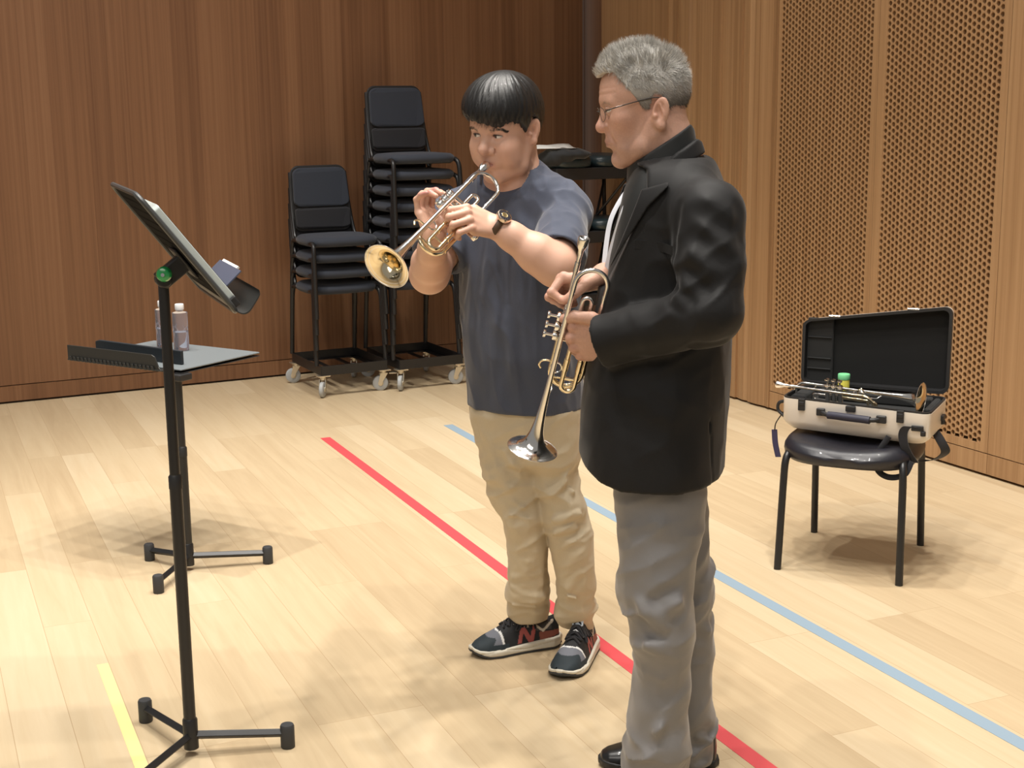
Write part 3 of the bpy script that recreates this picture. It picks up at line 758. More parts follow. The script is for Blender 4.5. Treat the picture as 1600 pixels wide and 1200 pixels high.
# water bottles
PET = mat('clear_plastic', (.90, .91, 1.0), .06, trans=.9, ior=1.18); WATER = mat('water', (.93, .94, 1.0), .0, trans=1.0, ior=1.15)
def bottle(pos, label):
    t = thing('water_bottle', label, 'bottle', pos, 'water bottles on the flat stand')
    m = MB(); pr2 = [(.001, .001), (.024, .0), (.028, .004), (.0285, .02), (.0285, .07), (.0265, .08), (.0265, .088), (.0285, .098), (.0285, .138), (.028, .143), (.014, .147), (.0125, .152), (.0125, .158)]
    m.lathe(pr2, pos, seg=32); m.obj('bottle_body', PET, t, True, ang=60)
    m = MB(); m.lathe([(.001, .003), (.0262, .004), (.0268, .02), (.0268, .07), (.001, .0705)], pos, seg=32, cap=False); m.obj('water', WATER, t, True, ang=50)
    m = MB(); m.lathe([(.0155, .153), (.0165, .155), (.0165, .172), (.0155, .1745), (.001, .175)], pos, seg=28); m.obj('cap', WHITE, t, True)
    m = MB()
    for k in range(6):
        a = k*math.pi/3; p0 = np.array(pos)+np.array([.0287*math.cos(a), .0287*math.sin(a), .098]); p1 = np.array(pos)+np.array([.0287*math.cos(a+.5), .0287*math.sin(a+.5), .07]); m.tube([p0, (p0+p1)/2*[1, 1, 1], p1], .0012, 6)
    m.obj('embossed_band', PET, t, True)
    return t
zt = ZD+.0065
bottle(fl(284, 547, zt), 'clear water bottle with white cap right of the near stand pole')
bottle(fl(257, 541, zt), 'clear water bottle with white cap partly behind the near stand pole')
# ================================================================ trumpets
def make_trumpet(label, press=(0, 0, 0), inner=GOLD):
    """local axes: x towards the bell, z up along the valves, y left"""
    t = thing('trumpet', label, 'trumpet')
    YB, YL = .0185, -.0185; Zl = -.076; XV = (.134, .1585, .183); RV = .0098
    # bell: flare, tail, bow and return to the first valve
    xs = np.concatenate([np.linspace(0, .03, 14), np.linspace(.036, .16, 22), np.linspace(.18, .442, 10)])
    path = [(.48-u, YB, 0) for u in xs]; rad = [max(.0615*(1+u/.0105)**-.76, .0060) for u in xs]
    for a in np.linspace(8, 180, 16)[0:]:
        a = math.radians(a); path.append((.036-.038*math.sin(a), YB*(1-.0*a), Zl/2+(-Zl/2)*math.cos(a))); rad.append(.0058)
    path += [(.07, YB*.9, Zl), (.105, YB*.5, Zl), (.128, .0, Zl)]; rad += [.0057]*3
    m = MB(); m.tube(path, rad, 40, cap=False, ref=(0, 0, 1)); bell = m.obj('bell', SILVER, t, True, ang=180)
    m = MB(); a = np.linspace(0, 2*np.pi, 64, endpoint=False); m.tube([(.4803, YB+.0612*math.cos(q), .0612*math.sin(q)) for q in a], .0011, 8, closed=True, ref=(1, 0, 0)); m.obj('bell_rim', SILVER, bell, True)
    # inner face of the flare; its default gold paints in the reflected wood
    xi = np.linspace(.0008, .12, 30); m = MB(); m.tube([(.48-u, YB, 0) for u in xi], [max(.0615*(1+u/.0105)**-.76-.0006, .005) for u in xi], 40, cap=False, ref=(0, 0, 1)); m.obj('bell_bowl', inner, bell, True, ang=180)
    # leadpipe and main tuning slide
    m = MB(); m.tube([(.0, YL, 0), (.02, YL, 0), (.05, YL, 0), (.27, YL, 0)], [.0062, .0060, .0052, .0056], 16); m.tube([(.0, YL, 0), (.022, YL, 0)], .0068, 16); m.obj('leadpipe', SILVER, t, True)
    sl = [(.20, YL, 0), (.278, YL, 0)]+[(.278+.038*math.sin(q), YL, Zl/2-Zl/2*math.cos(q)) for q in np.linspace(.15, math.pi-.15, 14)]+[(.278, YL, Zl), (.205, YL, Zl), (.195, YL*.5, Zl), (.185, 0, Zl)]
    m = MB(); m.tube(sl, .0061, 16); m.tube([(.255, YL, 0), (.279, YL, 0)], .0072, 16); m.tube([(.255, YL, Zl), (.279, YL, Zl)], .0072, 16); m.tube([(.298, YL, -.004), (.298, YL, Zl+.004)], .0028, 10)
    m.obj('tuning_slide', GOLD, t, True)
    # mouthpiece
    m = MB(); m.lathe([(.0048, .03), (.0048, .0), (.0058, -.018), (.0066, -.03), (.0105, -.038), (.0125, -.046), (.0128, -.052), (.0135, -.055), (.0138, -.059), (.0128, -.0615), (.0105, -.062), (.0085, -.060), (.006, -.05), (.002, -.045)], (0, YL, 0), (1, 0, 0), 28, cap=False)
    m.obj('mouthpiece', SILVER, t, True, ang=60)
    for i, x in enumerate(XV):
        m = MB(); m.lathe([(.006, -.118), (.0105, -.115), (.0115, -.112), (.0115, -.104), (RV, -.102), (RV, .006), (.0118, .008), (.0118, .015), (.0105, .0185), (.004, .0195)], (x, 0, 0), seg=28)
        v = m.obj('valve', SILVER, t, True, ang=50); b = -.016*press[i]
        m = MB(); m.lathe([(.0032, .015), (.0032, .034+b), (.006, .035+b), (.0088, .0355+b), (.0092, .0385+b), (.0088, .041+b), (.001, .0405+b)], (x, 0, 0), seg=24); m.obj('valve_button', SILVER, v, True, ang=50)
    m = MB()
    for x0 in XV[:2]: m.tube([(x0, 0, -.02), (x0+.0245, 0, -.02)], .006, 12); m.tube([(x0, 0, -.055), (x0+.0245, 0, -.055)], .006, 12)
    m.obj('knuckle_tubes', SILVER, t, True)
    m = MB(); z1, z2 = -.030, -.062
    m.tube([(XV[2], .004, z1), (.285, .004, z1)]+[(.302+.016*math.sin(q), .004, (z1+z2)/2+(z1-z2)/2*math.cos(q)) for q in np.linspace(0, math.pi, 10)]+[(.285, .004, z2), (XV[2], .004, z2)], .0058, 14)
    m.tube([(.235, .004, z1), (.265, .004, z1)], .0072, 14); m.tube([(.235, .004, z2), (.265, .004, z2)], .0072, 14); m.tube([(.284, .004, z1), (.284, .004, z2)], .003, 8)
    ts = m.obj('third_valve_slide', GOLD, t, True)
    m = MB(); m.tube([(.262+.013*math.cos(q), .004, z1+.021+.013*math.sin(q)) for q in np.linspace(0, 2*np.pi, 24, endpoint=False)], .0022, 8, closed=True, ref=(0, 1, 0)); m.obj('finger_ring', SILVER, ts, True)
    m = MB(); m.tube([(XV[0], .002, -.03), (.092, .002, -.03)]+[(.085-.011*math.sin(q), .002, -.041+.011*math.cos(q)) for q in np.linspace(0, math.pi, 8)]+[(.092, .002, -.052), (XV[0], .002, -.052)], .0055, 12); m.obj('first_valve_slide', SILVER, t, True)
    m = MB(); m.tube(spl([(.258, YL, .004), (.258, YL, .016), (.262, YL, .026), (.272, YL, .030), (.281, YL, .024)], 6), .0025, 10); m.obj('finger_hook', GOLD, t, True)
    for x in (.085, .235):
        m = MB(); m.tube([(x, YL, 0), (x, YB, 0)], .0026, 10); m.obj('brace', SILVER, t, True)
    m = MB(); m.tube([(.34, YB, -.004), (.322, .0, -.012), (.30, YL, -.004)], .002, 8); m.obj('brace', SILVER, t, True)
    return t
def solve_trumpet(Mp, Bp, u):
    """pose with the mouthpiece rim at Mp and the bell mouth in the direction of Bp"""
    dl = np.array([.542, .037, 0]); dv = (Bp-Mp)/np.linalg.norm(Bp-Mp); a = dv.copy()
    for _ in range(60):
        Rr = frame(a, u); c = Rr@dl; c /= np.linalg.norm(c); a = Rr[:, 0]+(dv-c)*.8
    Rr = frame(a, u); return Rr, Mp-Rr@np.array([-.062, -.0185, 0])
def pose_trumpet(t, a, u, origin): t.matrix_basis = mat4(frame(a, u), origin)
tc = make_trumpet('silver trumpet lying in the open white case on the chair')
# --- case axes
CE = np.array([.885, -.4656, 0]); CB = np.array([.4656, .885, 0]); CZ = np.array([0, 0, 1.])
CO = np.array([1.232, 4.80, 0]); CW_, CD_ = .53, .30; ZC0, ZC1 = .478, .588
CRm = np.stack([CE, CB, CZ], 1)
def taper(x): return .75+.25*min(max((x+.265)/.53, -.1), 1.1)      # the bell end of the case is deeper
def cp(x, y, z): return CO+CE*x+CB*(CD_/2-(CD_/2-y)*taper(x))+CZ*z
case = thing('trumpet_case', 'open white trumpet case with black lining resting on the chair seat', 'instrument case', cp(0, 0, ZC0))
IVORY = mat('ivory_shell', (.74, .68, .60), .35, coat=.2); LIN = mat('black_lining', (.004, .004, .004), .9); LIN2 = mat('dark_lining', (.009, .0095, .010), .8, sheen=.1)
def ring(w, d, r, z): return [cp(x, y, z) for x, y in rrect(w, d, r, 6)]
def rings_mesh(rs, close0=True, close1=False):
    m = MB(); n = len(rs[0]); V = [p for r in rs for p in r]; F = []
    for i in range(len(rs)-1):
        for q in range(n): F.append((i*n+q, i*n+(q+1) % n, (i+1)*n+(q+1) % n, (i+1)*n+q))
    if close0: F.append(tuple(range(n-1, -1, -1)))
    if close1: F.append(tuple((len(rs)-1)*n+q for q in range(n)))
    m.add(V, F); return m
rings_mesh([ring(CW_-.05, CD_-.05, .04, ZC0), ring(CW_-.012, CD_-.012, .035, ZC0+.018), ring(CW_, CD_, .03, ZC0+.03), ring(CW_, CD_, .03, ZC1), ring(CW_-.012, CD_-.012, .026, ZC1), ring(CW_-.012, CD_-.012, .026, ZC1-.06)]).obj('case_body', IVORY, case, True, ang=40)
rings_mesh([ring(CW_-.002, CD_-.002, .03, ZC1-.001), ring(CW_-.002, CD_-.002, .03, ZC1+.006), ring(CW_-.016, CD_-.016, .025, ZC1+.006), ring(CW_-.016, CD_-.016, .025, ZC1-.03)], False).obj('rim_trim', BLKP, case, True, ang=40)
m = rings_mesh([ring(CW_-.014, CD_-.014, .025, ZC1-.045), ring(CW_-.014, CD_-.014, .025, ZC1-.03)], True, True)
m.box(cp(.02, .105, ZC1-.012), (.40, .05, .035), CRm); m.box(cp(-.225, .02, ZC1-.015), (.05, .15, .03), CRm); m.box(cp(.235, .04, ZC1-.015), (.02, .2, .03), CRm)
m.obj('lining', LIN2, case, bevel=.006)
# lid, hinged at the back
la = math.radians(1.5); LU = CZ*math.cos(la)+CB*math.sin(la); LN = CB*math.cos(la)-CZ*math.sin(la)
def lp(x, y, z): return CO+CB*(CD_/2+.012)+CZ*(ZC1+.012)+CE*x+LU*(y*taper(x))+LN*z
LH = .312
def lring(w, h, r, z): return [lp(x, y+LH/2, z) for x, y in rrect(w, h, r, 6)]
rings_mesh([lring(CW_-.05, LH-.05, .04, .06), lring(CW_-.01, LH-.01, .035, .045), lring(CW_, LH, .03, .03), lring(CW_, LH, .03, 0.0), lring(CW_-.018, LH-.018, .024, 0.0), lring(CW_-.018, LH-.018, .024, .03)]).obj('lid', IVORY, case, True, ang=40)
rings_mesh([lring(CW_+.002, LH+.002, .031, .012), lring(CW_+.002, LH+.002, .031, -.005), lring(CW_-.02, LH-.02, .023, -.005), lring(CW_-.024, LH-.024, .022, .04)], False).obj('lid_trim', BLKP, case, True, ang=40)
m = rings_mesh([lring(CW_-.018, LH-.018, .023, .04), lring(CW_-.018, LH-.018, .023, .034)], True, True); m.obj('lid_lining', LIN, case)
m = MB(); m.box(lp(-.205, LH/2, .024), (.095, .24, .014), np.stack([CE, LU, LN], 1)); 
for yy in (.07, .12, .22): m.box(lp(-.205, yy, .014), (.088, .006, .006), np.stack([CE, LU, LN], 1))
m.obj('lid_pocket', LIN2, case, bevel=.003)
for x in (-.19, .165):
    m = MB(); m.box(cp(x, -CD_/2-.005, ZC1-.016), (.024, .012, .042), CRm); m.box(cp(x, -CD_/2-.010, ZC1-.012), (.020, .008, .014), CRm); m.obj('latch', BLKP, case, bevel=.002)
for x in (-.15, .13):
    m = MB(); m.lathe([(.006, -.02), (.006, .02)], lp(x, LH+.003, .0), CE, 10); m.obj('catch', CHROME, case, True)
hy = -CD_/2-.03; hd = None
for xs in ((-.115, -.10, -.08, -.118, .03), (.095, .08, .06, .10, .034)):
    m = MB(); m.tube(spl([cp(xs[0], -CD_/2-.004, ZC1-.034), cp(xs[1], hy+.008, ZC1-.036), cp(xs[2], hy, ZC1-.037)], 5), .008, 12)
    m.box(cp(xs[3], -CD_/2-.006, ZC1-.034), (xs[4], .014, .026), CRm); hd = m.obj('handle_mount', BLKP, case, True, bevel=.003)
m = MB(); m.tube(spl([cp(-.085, hy, ZC1-.037), cp(-.06, hy-.002, ZC1-.036), cp(-.01, hy-.004, ZC1-.036), cp(.04, hy-.002, ZC1-.036), cp(.065, hy, ZC1-.037)], 4), .0135, 14); m.obj('handle_grip', mat('navy_grip', (.022, .022, .04), .6), case, True)
m = MB(); m.box(cp(-.01, -CD_/2-.004, ZC1-.010), (.035, .014, .02), CRm); m.obj('combination_lock', BLKP, case, bevel=.003)
for q, (x, y) in enumerate(((.225, -CD_/2-.004), (CW_/2+.004, .06))):
    m = MB(); m.box(cp(x, y, ZC1-.05), (.04 if q == 0 else .012, .01 if q == 0 else .04, .018), CRm); m.lathe([(.009, -.008), (.009, .008)], cp(x+(.02 if q == 0 else 0), y, ZC1-.066), CZ, 12); m.obj('strap_ring', BLKP, case, bevel=.002)
m = MB(); m.tube(spl([cp(-CW_/2-.003, -.10, ZC1-.02), cp(-CW_/2-.024, -.10, ZC1-.03), cp(-CW_/2-.026, -.10, ZC1-.055), cp(-CW_/2-.003, -.10, ZC1-.075)], 6), .006, 10); m.obj('side_handle', BLKP, case, True)
# shoulder strap hanging off the right side and looped under the seat edge
def strap(name, pts, w, wd, nd, mt=BLKFAB):
    m = MB(); m.strip(spl(pts, 7), wd, w, .003, nd); return m.obj(name, mt, case, True, ang=60)
strap('shoulder_strap', [cp(.235, -CD_/2-.006, ZC1-.052), cp(.195, -CD_/2-.016, ZC1-.045), cp(.178, -CD_/2-.012, ZC1-.075), cp(.188, -CD_/2-.005, ZC1-.125), cp(.215, -CD_/2+.02, ZC1-.175)], .03, CE, -CB)
m = MB(); m.tube(spl([cp(.13, -CD_/2-.012, .50), cp(.10, -CD_/2-.03, .44), cp(.10, -CD_/2-.035, .385), cp(.14, -CD_/2-.03, .362), cp(.19, -CD_/2-.012, .375), cp(.21, -CD_/2+.0, .42)], 7), .0035, 8, flat=3.0); m.obj('strap_loop', BLKFAB, case, True)
strap('shoulder_strap', [cp(CW_/2-.02, .02, ZC1-.085), cp(CW_/2+.012, .0, ZC1-.12), cp(CW_/2+.025, .02, ZC1-.165), cp(CW_/2-.02, .03, ZC1-.20), cp(CW_/2-.06, -.02, ZC1-.19), cp(CW_/2-.07, -.08, ZC1-.16)], .04, CB*.8+CE*.6, CE*.8-CB*.6)
# luggage tag
tg = thing('luggage_tag', 'navy luggage tag hanging from the left end of the white case', 'tag', at(1212, 668, 4.93))
m = MB(); p0 = at(1210, 671, 4.93); p1 = at(1216, 714, 4.93); ax = (p1-p0)/np.linalg.norm(p1-p0); sx_ = np.array([.8, -.6, 0]); 
m.strip(spl([p0, p0*.5+p1*.5-sx_*.004, p1], 5), np.cross(ax, [.6, .8, 0]), .022, .004, (.6, .8, 0)); m.obj('tag_panel', mat('navy_tag', (.03, .03, .10), .35), tg, bevel=.001)
m = MB(); m.tube(spl([cp(-CW_/2-.012, -.10, ZC1-.07), (p0+cp(-CW_/2-.02, -.10, ZC1-.08))/2+np.array([-.004, 0, 0]), p0+ax*.006], 6), .0022, 8); m.obj('tag_cord', BLKP, tg, True)
# oil jar inside
jp = cp(-.095, .108, ZC1+.006)
j = thing('valve_oil_jar', 'small yellow jar with green lid standing in the open case', 'jar', jp)
m = MB(); m.lathe([(.018, 0), (.0205, .002), (.0205, .040), (.018, .044)], jp, seg=24); m.obj('jar_body', mat('yellow_label', (.62, .56, .08), .45), j, True, ang=50)
m = MB(); m.lathe([(.0212, .040), (.0218, .042), (.0218, .058), (.0205, .060), (.001, .060)], jp, seg=24); m.obj('lid', mat('mint_lid', (.20, .62, .30), .4), j, True, ang=50)
pose_trumpet(tc, CE*.98+CB*(-.10)-CZ*.035, CZ*.95-CB*.30, cp(-.245, -.055, ZC1+.038)); tc.matrix_basis = tc.matrix_basis @ Matrix.Scale(.95, 4)
# ================================================================ people
EYEW = mat('eye_white', (.72, .68, .64), .15, coat=.5)
IRIS = mat('dark_iris', (.02, .011, .007), .1, coat=1.0)
def rotZ(a): c, s = math.cos(a), math.sin(a); return np.array([[c, -s, 0], [s, c, 0], [0, 0, 1.]])
def head_frame(yaw_dir, pitch, roll=0.0):
    """columns: forward, left, up; pitch > 0 bows the head"""
    f = np.array([yaw_dir[0], yaw_dir[1], 0.]); f /= np.linalg.norm(f); l = np.array([-f[1], f[0], 0]); u = np.array([0, 0, 1.])
    f2 = f*math.cos(pitch)-u*math.sin(pitch); u2 = u*math.cos(pitch)+f*math.sin(pitch)
    l2 = l*math.cos(roll)+u2*math.sin(roll); u3 = u2*math.cos(roll)-l*math.sin(roll)
    return np.stack([f2, l2, u3], 1)
def mirror(f, *a):
    """evaluate symmetric features on folded |y|"""
    return f(*a)
def head_sdf(Q, old):
    """head in local coordinates, x forward, y left, z up, metres"""
    q = Q.copy(); q[:, 1] = np.abs(q[:, 1])
    if old:
        d = ell(q, (-.018, 0, .035), (.098, .076, .088))
        d = sm(d, ell(q, (.034, 0, .032), (.056, .064, .066)), .03)
        d = sm(d, ell(q, (.030, 0, -.045), (.056, .056, .080)), .03)
        d = sm(d, cap(q, (-.012, .052, -.040), (.020, .046, -.092), .018, .016), .025)
        d = sm(d, cap(q, (.020, .044, -.092), (.068, .012, -.116), .017, .017), .022)
        d = sm(d, ball(q, (.072, 0, -.112), .018), .016)
        d = sm(d, ball(q, (.056, .040, -.022), .022), .026)          # cheekbone
        d = sm(d, cap(q, (.070, .030, -.052), (.062, .034, -.088), .011, .012), .02)   # jowl
        d = sm(d, cap(q, (.082, .004, .024), (.070, .044, .020), .010, .008), .014)    # brow
        d = smx(d, -ell(q, (.098, .032, .002), (.026, .020, .011)), .012)              # sockets
        d = sm(d, cap(q, (.082, 0, .008), (.101, 0, -.030), .0085, .0115), .012)         # nose
        d = sm(d, ball(q, (.101, 0, -.033), .0130), .006); d = sm(d, ball(q, (.089, .0135, -.038), .0095), .007)
        d = smx(d, -ball(q, (.098, .007, -.047), .0042), .003)
        d = sm(d, ell(q, (.078, 0, -.066), (.018, .028, .022)), .014)                   # muzzle
        d = sm(d, cap(q, (.0955, 0, -.0655), (.084, .022, -.069), .0040, .0028), .005)
        d = sm(d, cap(q, (.0925, 0, -.0765), (.082, .020, -.0745), .0052, .003), .005)
        d = smx(d, -cap(q, (.102, 0, -.0705), (.085, .025, -.0765), .0015, .0006), .003)
        d = smx(d, -cap(q, (.093, .018, -.040), (.080, .034, -.074), .0040, .0034), .008); d = smx(d, -cap(q, (.086, .0235, -.032), (.092, .0225, -.046), .0018, .0018), .004)
        d = smx(d, -cap(q, (.083, .022, -.012), (.074, .044, -.018), .0020, .0020), .006)   # nasolabial fold
        d = smx(d, -cap(q, (.094, 0, -.0915), (.088, .014, -.0905), .0035, .003), .010)
        for z_ in (.040, .052): d = d+.0010*np.exp(-((q[:, 2]-z_)/.0028)**2)*(q[:, 0] > .06)
        ez, ey, ex = .0035, .0305, .0735
    else:
        d = ell(q, (-.014, 0, .036), (.092, .078, .084))
        d = sm(d, ell(q, (.034, 0, .030), (.054, .066, .064)), .03)
        d = sm(d, ell(q, (.030, 0, -.040), (.056, .064, .076)), .03)
        d = sm(d, cap(q, (-.008, .055, -.040), (.022, .050, -.084), .021, .019), .025)
        d = sm(d, cap(q, (.022, .050, -.084), (.062, .016, -.106), .018, .017), .022)
        d = sm(d, ball(q, (.064, 0, -.102), .020), .018)
        d = sm(d, ball(q, (.054, .040, -.034), .030), .024)          # full cheeks
        d = sm(d, ball(q, (.052, .046, -.062), .020), .02)
        d = sm(d, cap(q, (.078, .006, .022), (.066, .046, .021), .009, .008), .014)
        d = smx(d, -ell(q, (.096, .033, .003), (.022, .020, .009)), .012)
        d = sm(d, cap(q, (.080, 0, .004), (.100, 0, -.025), .0085, .012), .013)
        d = sm(d, ball(q, (.0995, 0, -.029), .0130), .006); d = sm(d, ball(q, (.087, .0165, -.0335), .0098), .005)
        d = smx(d, -ball(q, (.096, .0080, -.0425), .0044), .003); d = smx(d, -cap(q, (.084, .0265, -.026), (.086, .0265, -.038), .0018, .0018), .004)
        d = sm(d, ell(q, (.074, 0, -.063), (.017, .032, .020)), .014)
        d = sm(d, cap(q, (.0895, 0, -.0610), (.077, .027, -.066), .0048, .0028), .005)
        d = sm(d, cap(q, (.0875, 0, -.0730), (.076, .025, -.0715), .0060, .003), .005)
        d = smx(d, -cap(q, (.097, 0, -.0670), (.070, .034, -.0700), .0014, .0022), .003)
        ez, ey, ex = .0035, .0315, .0690
    # eyelids with an almond opening, eyeballs are meshes of their own
    lid = ball(q, (ex, ey, ez), .0150); d = sm(d, lid, .004)
    op = (.0042 if not old else .0030); lo_ = ez-(.0 if not old else .0015)
    alm = np.sqrt(((q[:, 1]-ey)/.0138)**2+((q[:, 2]-lo_)/op)**2)-1; alm = np.maximum(alm*op, ex-q[:, 0])
    d = smx(d, -alm, .0012)
    d = smx(d, -cap(q, (ex+.012, ey-.012, ez+.0085), (ex+.008, ey+.014, ez+.0075), .0012, .001), .002)
    # ear
    er = np.array([[.94, 0, -.34], [0, 1, 0], [.34, 0, .94]])
    R = rotZ(-.30 if old else -.5)@er
    c0 = (-.012, .0815, -.002) if not old else (-.029, .0800, -.022); h = 1.02 if not old else 1.13
    e = ell(q, c0, (.0175*h, .0065, .031*h), R); e = sm(e, ball(q, (c0[0]+.002, c0[1]-.002, c0[2]-.027*h), .0085), .008)
    nn_ = R@np.array([.0, .0085, 0]); e = smx(e, -ell(q, (c0[0]+.002+nn_[0], c0[1]+nn_[1], c0[2]+.003), (.0112*h, .0108, .0225*h), R), .0025)
    e = sm(e, cap(q, (c0[0]-.001, c0[1]+.003, c0[2]+.016*h), (c0[0]-.006, c0[1]+.004, c0[2]-.008), .0022, .0025), .004)
    e = sm(e, ball(q, (c0[0]+.013, c0[1]-.001, c0[2]-.006), .005), .005)
    d = sm(d, e, .006)
    return d
class Head:
    def __init__(s, c, R, sc, old): s.c = np.array(c, float); s.R = R; s.sc = sc; s.old = old
    def w(s, p): return s.c+s.R@(np.array(p, float)*s.sc)
    def loc(s, P): return ((P-A3(s.c))@s.R.astype(f32))/f32(s.sc)
    def d(s, P): return head_sdf(s.loc(P), s.old)*f32(s.sc)

def hand_parts(Wp, d, nb, left, curls, thumb, spread=(.10, .02, -.06, -.14), sc=1.0, splay=0.0):
    """build capsule list for a hand. d: wrist->knuckles, nb: back-of-hand normal.
       curls: four (mcp, pip, dip) degrees; thumb: local points (x d, y thumb side, z back)"""
    d = np.array(d, float); d /= np.linalg.norm(d); nb = np.array(nb, float); nb -= d*(nb@d); nb /= np.linalg.norm(nb)
    side = np.cross(nb, d) if not left else np.cross(d, nb)      # thumb side: right hand, back to viewer, fingers up -> thumb left
    R = np.stack([d, side, nb], 1); Wp = np.array(Wp, float)
    w = lambda p: Wp+R@(np.array(p, float)*sc)
    K = [(.088, .028, .000), (.092, .008, .004), (.087, -.012, .002), (.078, -.030, -.004)]
    Ln = [(.044, .026, .021), (.049, .030, .022), (.045, .028, .022), (.035, .021, .019)]
    Rr = [(.0100, .0092, .0084, .0072), (.0104, .0094, .0086, .0074), (.0100, .0090, .0082, .0070), (.0088, .0080, .0074, .0064)]
    palm = []; fingers = []; tips = []; knuck = []
    for i in range(4):
        k = np.array(K[i]); palm.append((w((.004, k[1]*.62, -.004)), w(k-[.010, 0, .006]), .0135*sc, .0125*sc))
        a = 0.0; p = k.copy(); pts = [p.copy()]
        sp = spread[i]
        for j in range(3):
            a += math.radians(curls[i][j]); v = np.array([math.cos(a)*math.cos(sp), math.cos(a)*math.sin(sp), -math.sin(a)])
            p = p+v*Ln[i][j]; pts.append(p.copy())
        fingers.append(([w(q) for q in pts], [r*sc for r in Rr[i]])); tips.append(w(pts[3])); knuck += [w(pts[0]+[0, 0, .006]), w(pts[1]), w(pts[2])]
    tp = [w(q) for q in thumb]
    return dict(w=w, R=R, palm=palm, fingers=fingers, thumb=(tp, [.0165*sc, .0125*sc, .0112*sc, .0085*sc][:len(tp)]), tips=tips+[tp[-1]], knuck=knuck, W=Wp, sc=sc)
def hand_sdf(P, H):
    d = None
    for a, b, ra, rb in H['palm']:
        e = cap(P, a, b, ra, rb); d = e if d is None else sm(d, e, .012*H['sc'])
    w = H['w']
    d = sm(d, ell(P, w((.03, -.018, -.010)), A3((.036, .014, .012))*H['sc'], H['R']), .012)
    tp, tr = H['thumb']
    th_ = chain(P, tp, tr, .003); d = sm(d, ell(P, w((.032, .022, -.011)), A3((.034, .017, .014))*H['sc'], H['R']), .012); d = sm(d, th_, .010)
    fs = None
    for pts, rr in H['fingers']:
        e = chain(P, pts, rr, .002)
        for q in (1, 2): e = sm(e, ball(P, pts[q], rr[q]*1.05), .003)
        fs = e if fs is None else sm(fs, e, .0015)
    d = sm(d, fs, .006)
    for (pts, rr) in H['fingers']: d = sm(d, ball(P, pts[0], rr[0]*1.0), .006)
    return d
def arm_sdf(P, S_, E_, W_, r, k=.03):
    """r: shoulder, biceps, elbow, forearm, wrist radii"""
    S_, E_, W_ = map(lambda v: np.array(v, float), (S_, E_, W_))
    d = chain(P, [S_, S_*.45+E_*.55, E_], [r[0], r[1], r[2]], .02)
    f1 = E_*.68+W_*.32
    d = sm(d, chain(P, [E_, f1, E_*.25+W_*.75, W_], [r[2], r[3], (r[3]+r[4]*2.2)/3.2, r[4]], .02), k)
    return d
def skin_tint(base, Hd, hands, lips=(.52, .22, .20), red=.10, extra=None):
    def f(pos):
        c = np.tile(A3(base), (len(pos), 1)); L = Hd.loc(pos); y = np.abs(L[:, 1])
        def blob(p, r): dd = L-A3(p); dd[:, 1] = y-p[1]; return np.exp(-(dd**2).sum(1)/r**2)
        rd = .55*blob((.055, .042, -.03), .028)+.6*blob((.105, 0, -.034), .018)+.5*blob((-.01, .08, 0), .03)+.3*blob((.06, 0, -.105), .02)
        for H in hands:
            for q in H['knuck']: rd += .45*np.exp(-((pos-A3(q))**2).sum(1)/.011**2)
            for q in H['tips']: rd += .6*np.exp(-((pos-A3(q))**2).sum(1)/.013**2)
        rd = np.clip(rd, 0, 1)[:, None]
        c = c*(1-rd*red*A3((.1, 1.3, 1.3)))
        zl = -.0705 if Hd.old else -.0675
        lp_ = np.exp(-((L[:, 2]-zl)/.0072)**4)*np.exp(-(y/.021)**4)*(L[:, 0] > .066)
        c = c*(1-lp_[:, None]*.75)+A3(lips)*lp_[:, None]*.75
        if extra is not None: c = extra(c, L, pos)
        return c
    return f
def eyes(parent, Hd, look, lab):
    ex, ey, ez = ((.0735, .0305, .0035) if Hd.old else (.0690, .0315, .0035))
    for s in (1, -1):
        c = Hd.w((ex, s*ey, ez)); r = .0130*Hd.sc
        m = MB(); m.lathe([(r*math.sin(a)+1e-5, -r*math.cos(a)) for a in np.linspace(0, math.pi, 15)], c, Hd.R[:, 0], 24, cap=False); e = m.obj('eye', EYEW, parent, True, ang=180)
        g = np.array(look, float); g /= np.linalg.norm(g)
        m = MB(); prof = [(r*1.012*math.sin(a)+1e-5, r*1.012*math.cos(a)) for a in np.linspace(.0, .47, 7)]
        m.lathe(prof, c, g, 20, cap=False); m.obj('iris', IRIS, e, True, ang=180)
def lashes(parent, Hd, m, r):
    ex, ey, ez = ((.0735, .0305, .0035) if Hd.old else (.0690, .0315, .0035)); op = .0030 if Hd.old else .0042; lo_ = ez-(.0015 if Hd.old else 0)
    for s in (1, -1):
        pts = []
        for t in np.linspace(.12, math.pi-.12, 14):
            y = .0140*math.cos(t); z = lo_-ez+op*1.02*math.sin(t)
            pts.append(Hd.w((ex+math.sqrt(max(.0152**2-y*y-z*z, 1e-8)), s*(ey+y), ez+z)))
        m_ = MB(); m_.tube(pts, [r*(.5+.6*math.sin(math.pi*i/13)) for i in range(14)], 8); m_.obj('eyelashes', m, parent, True)
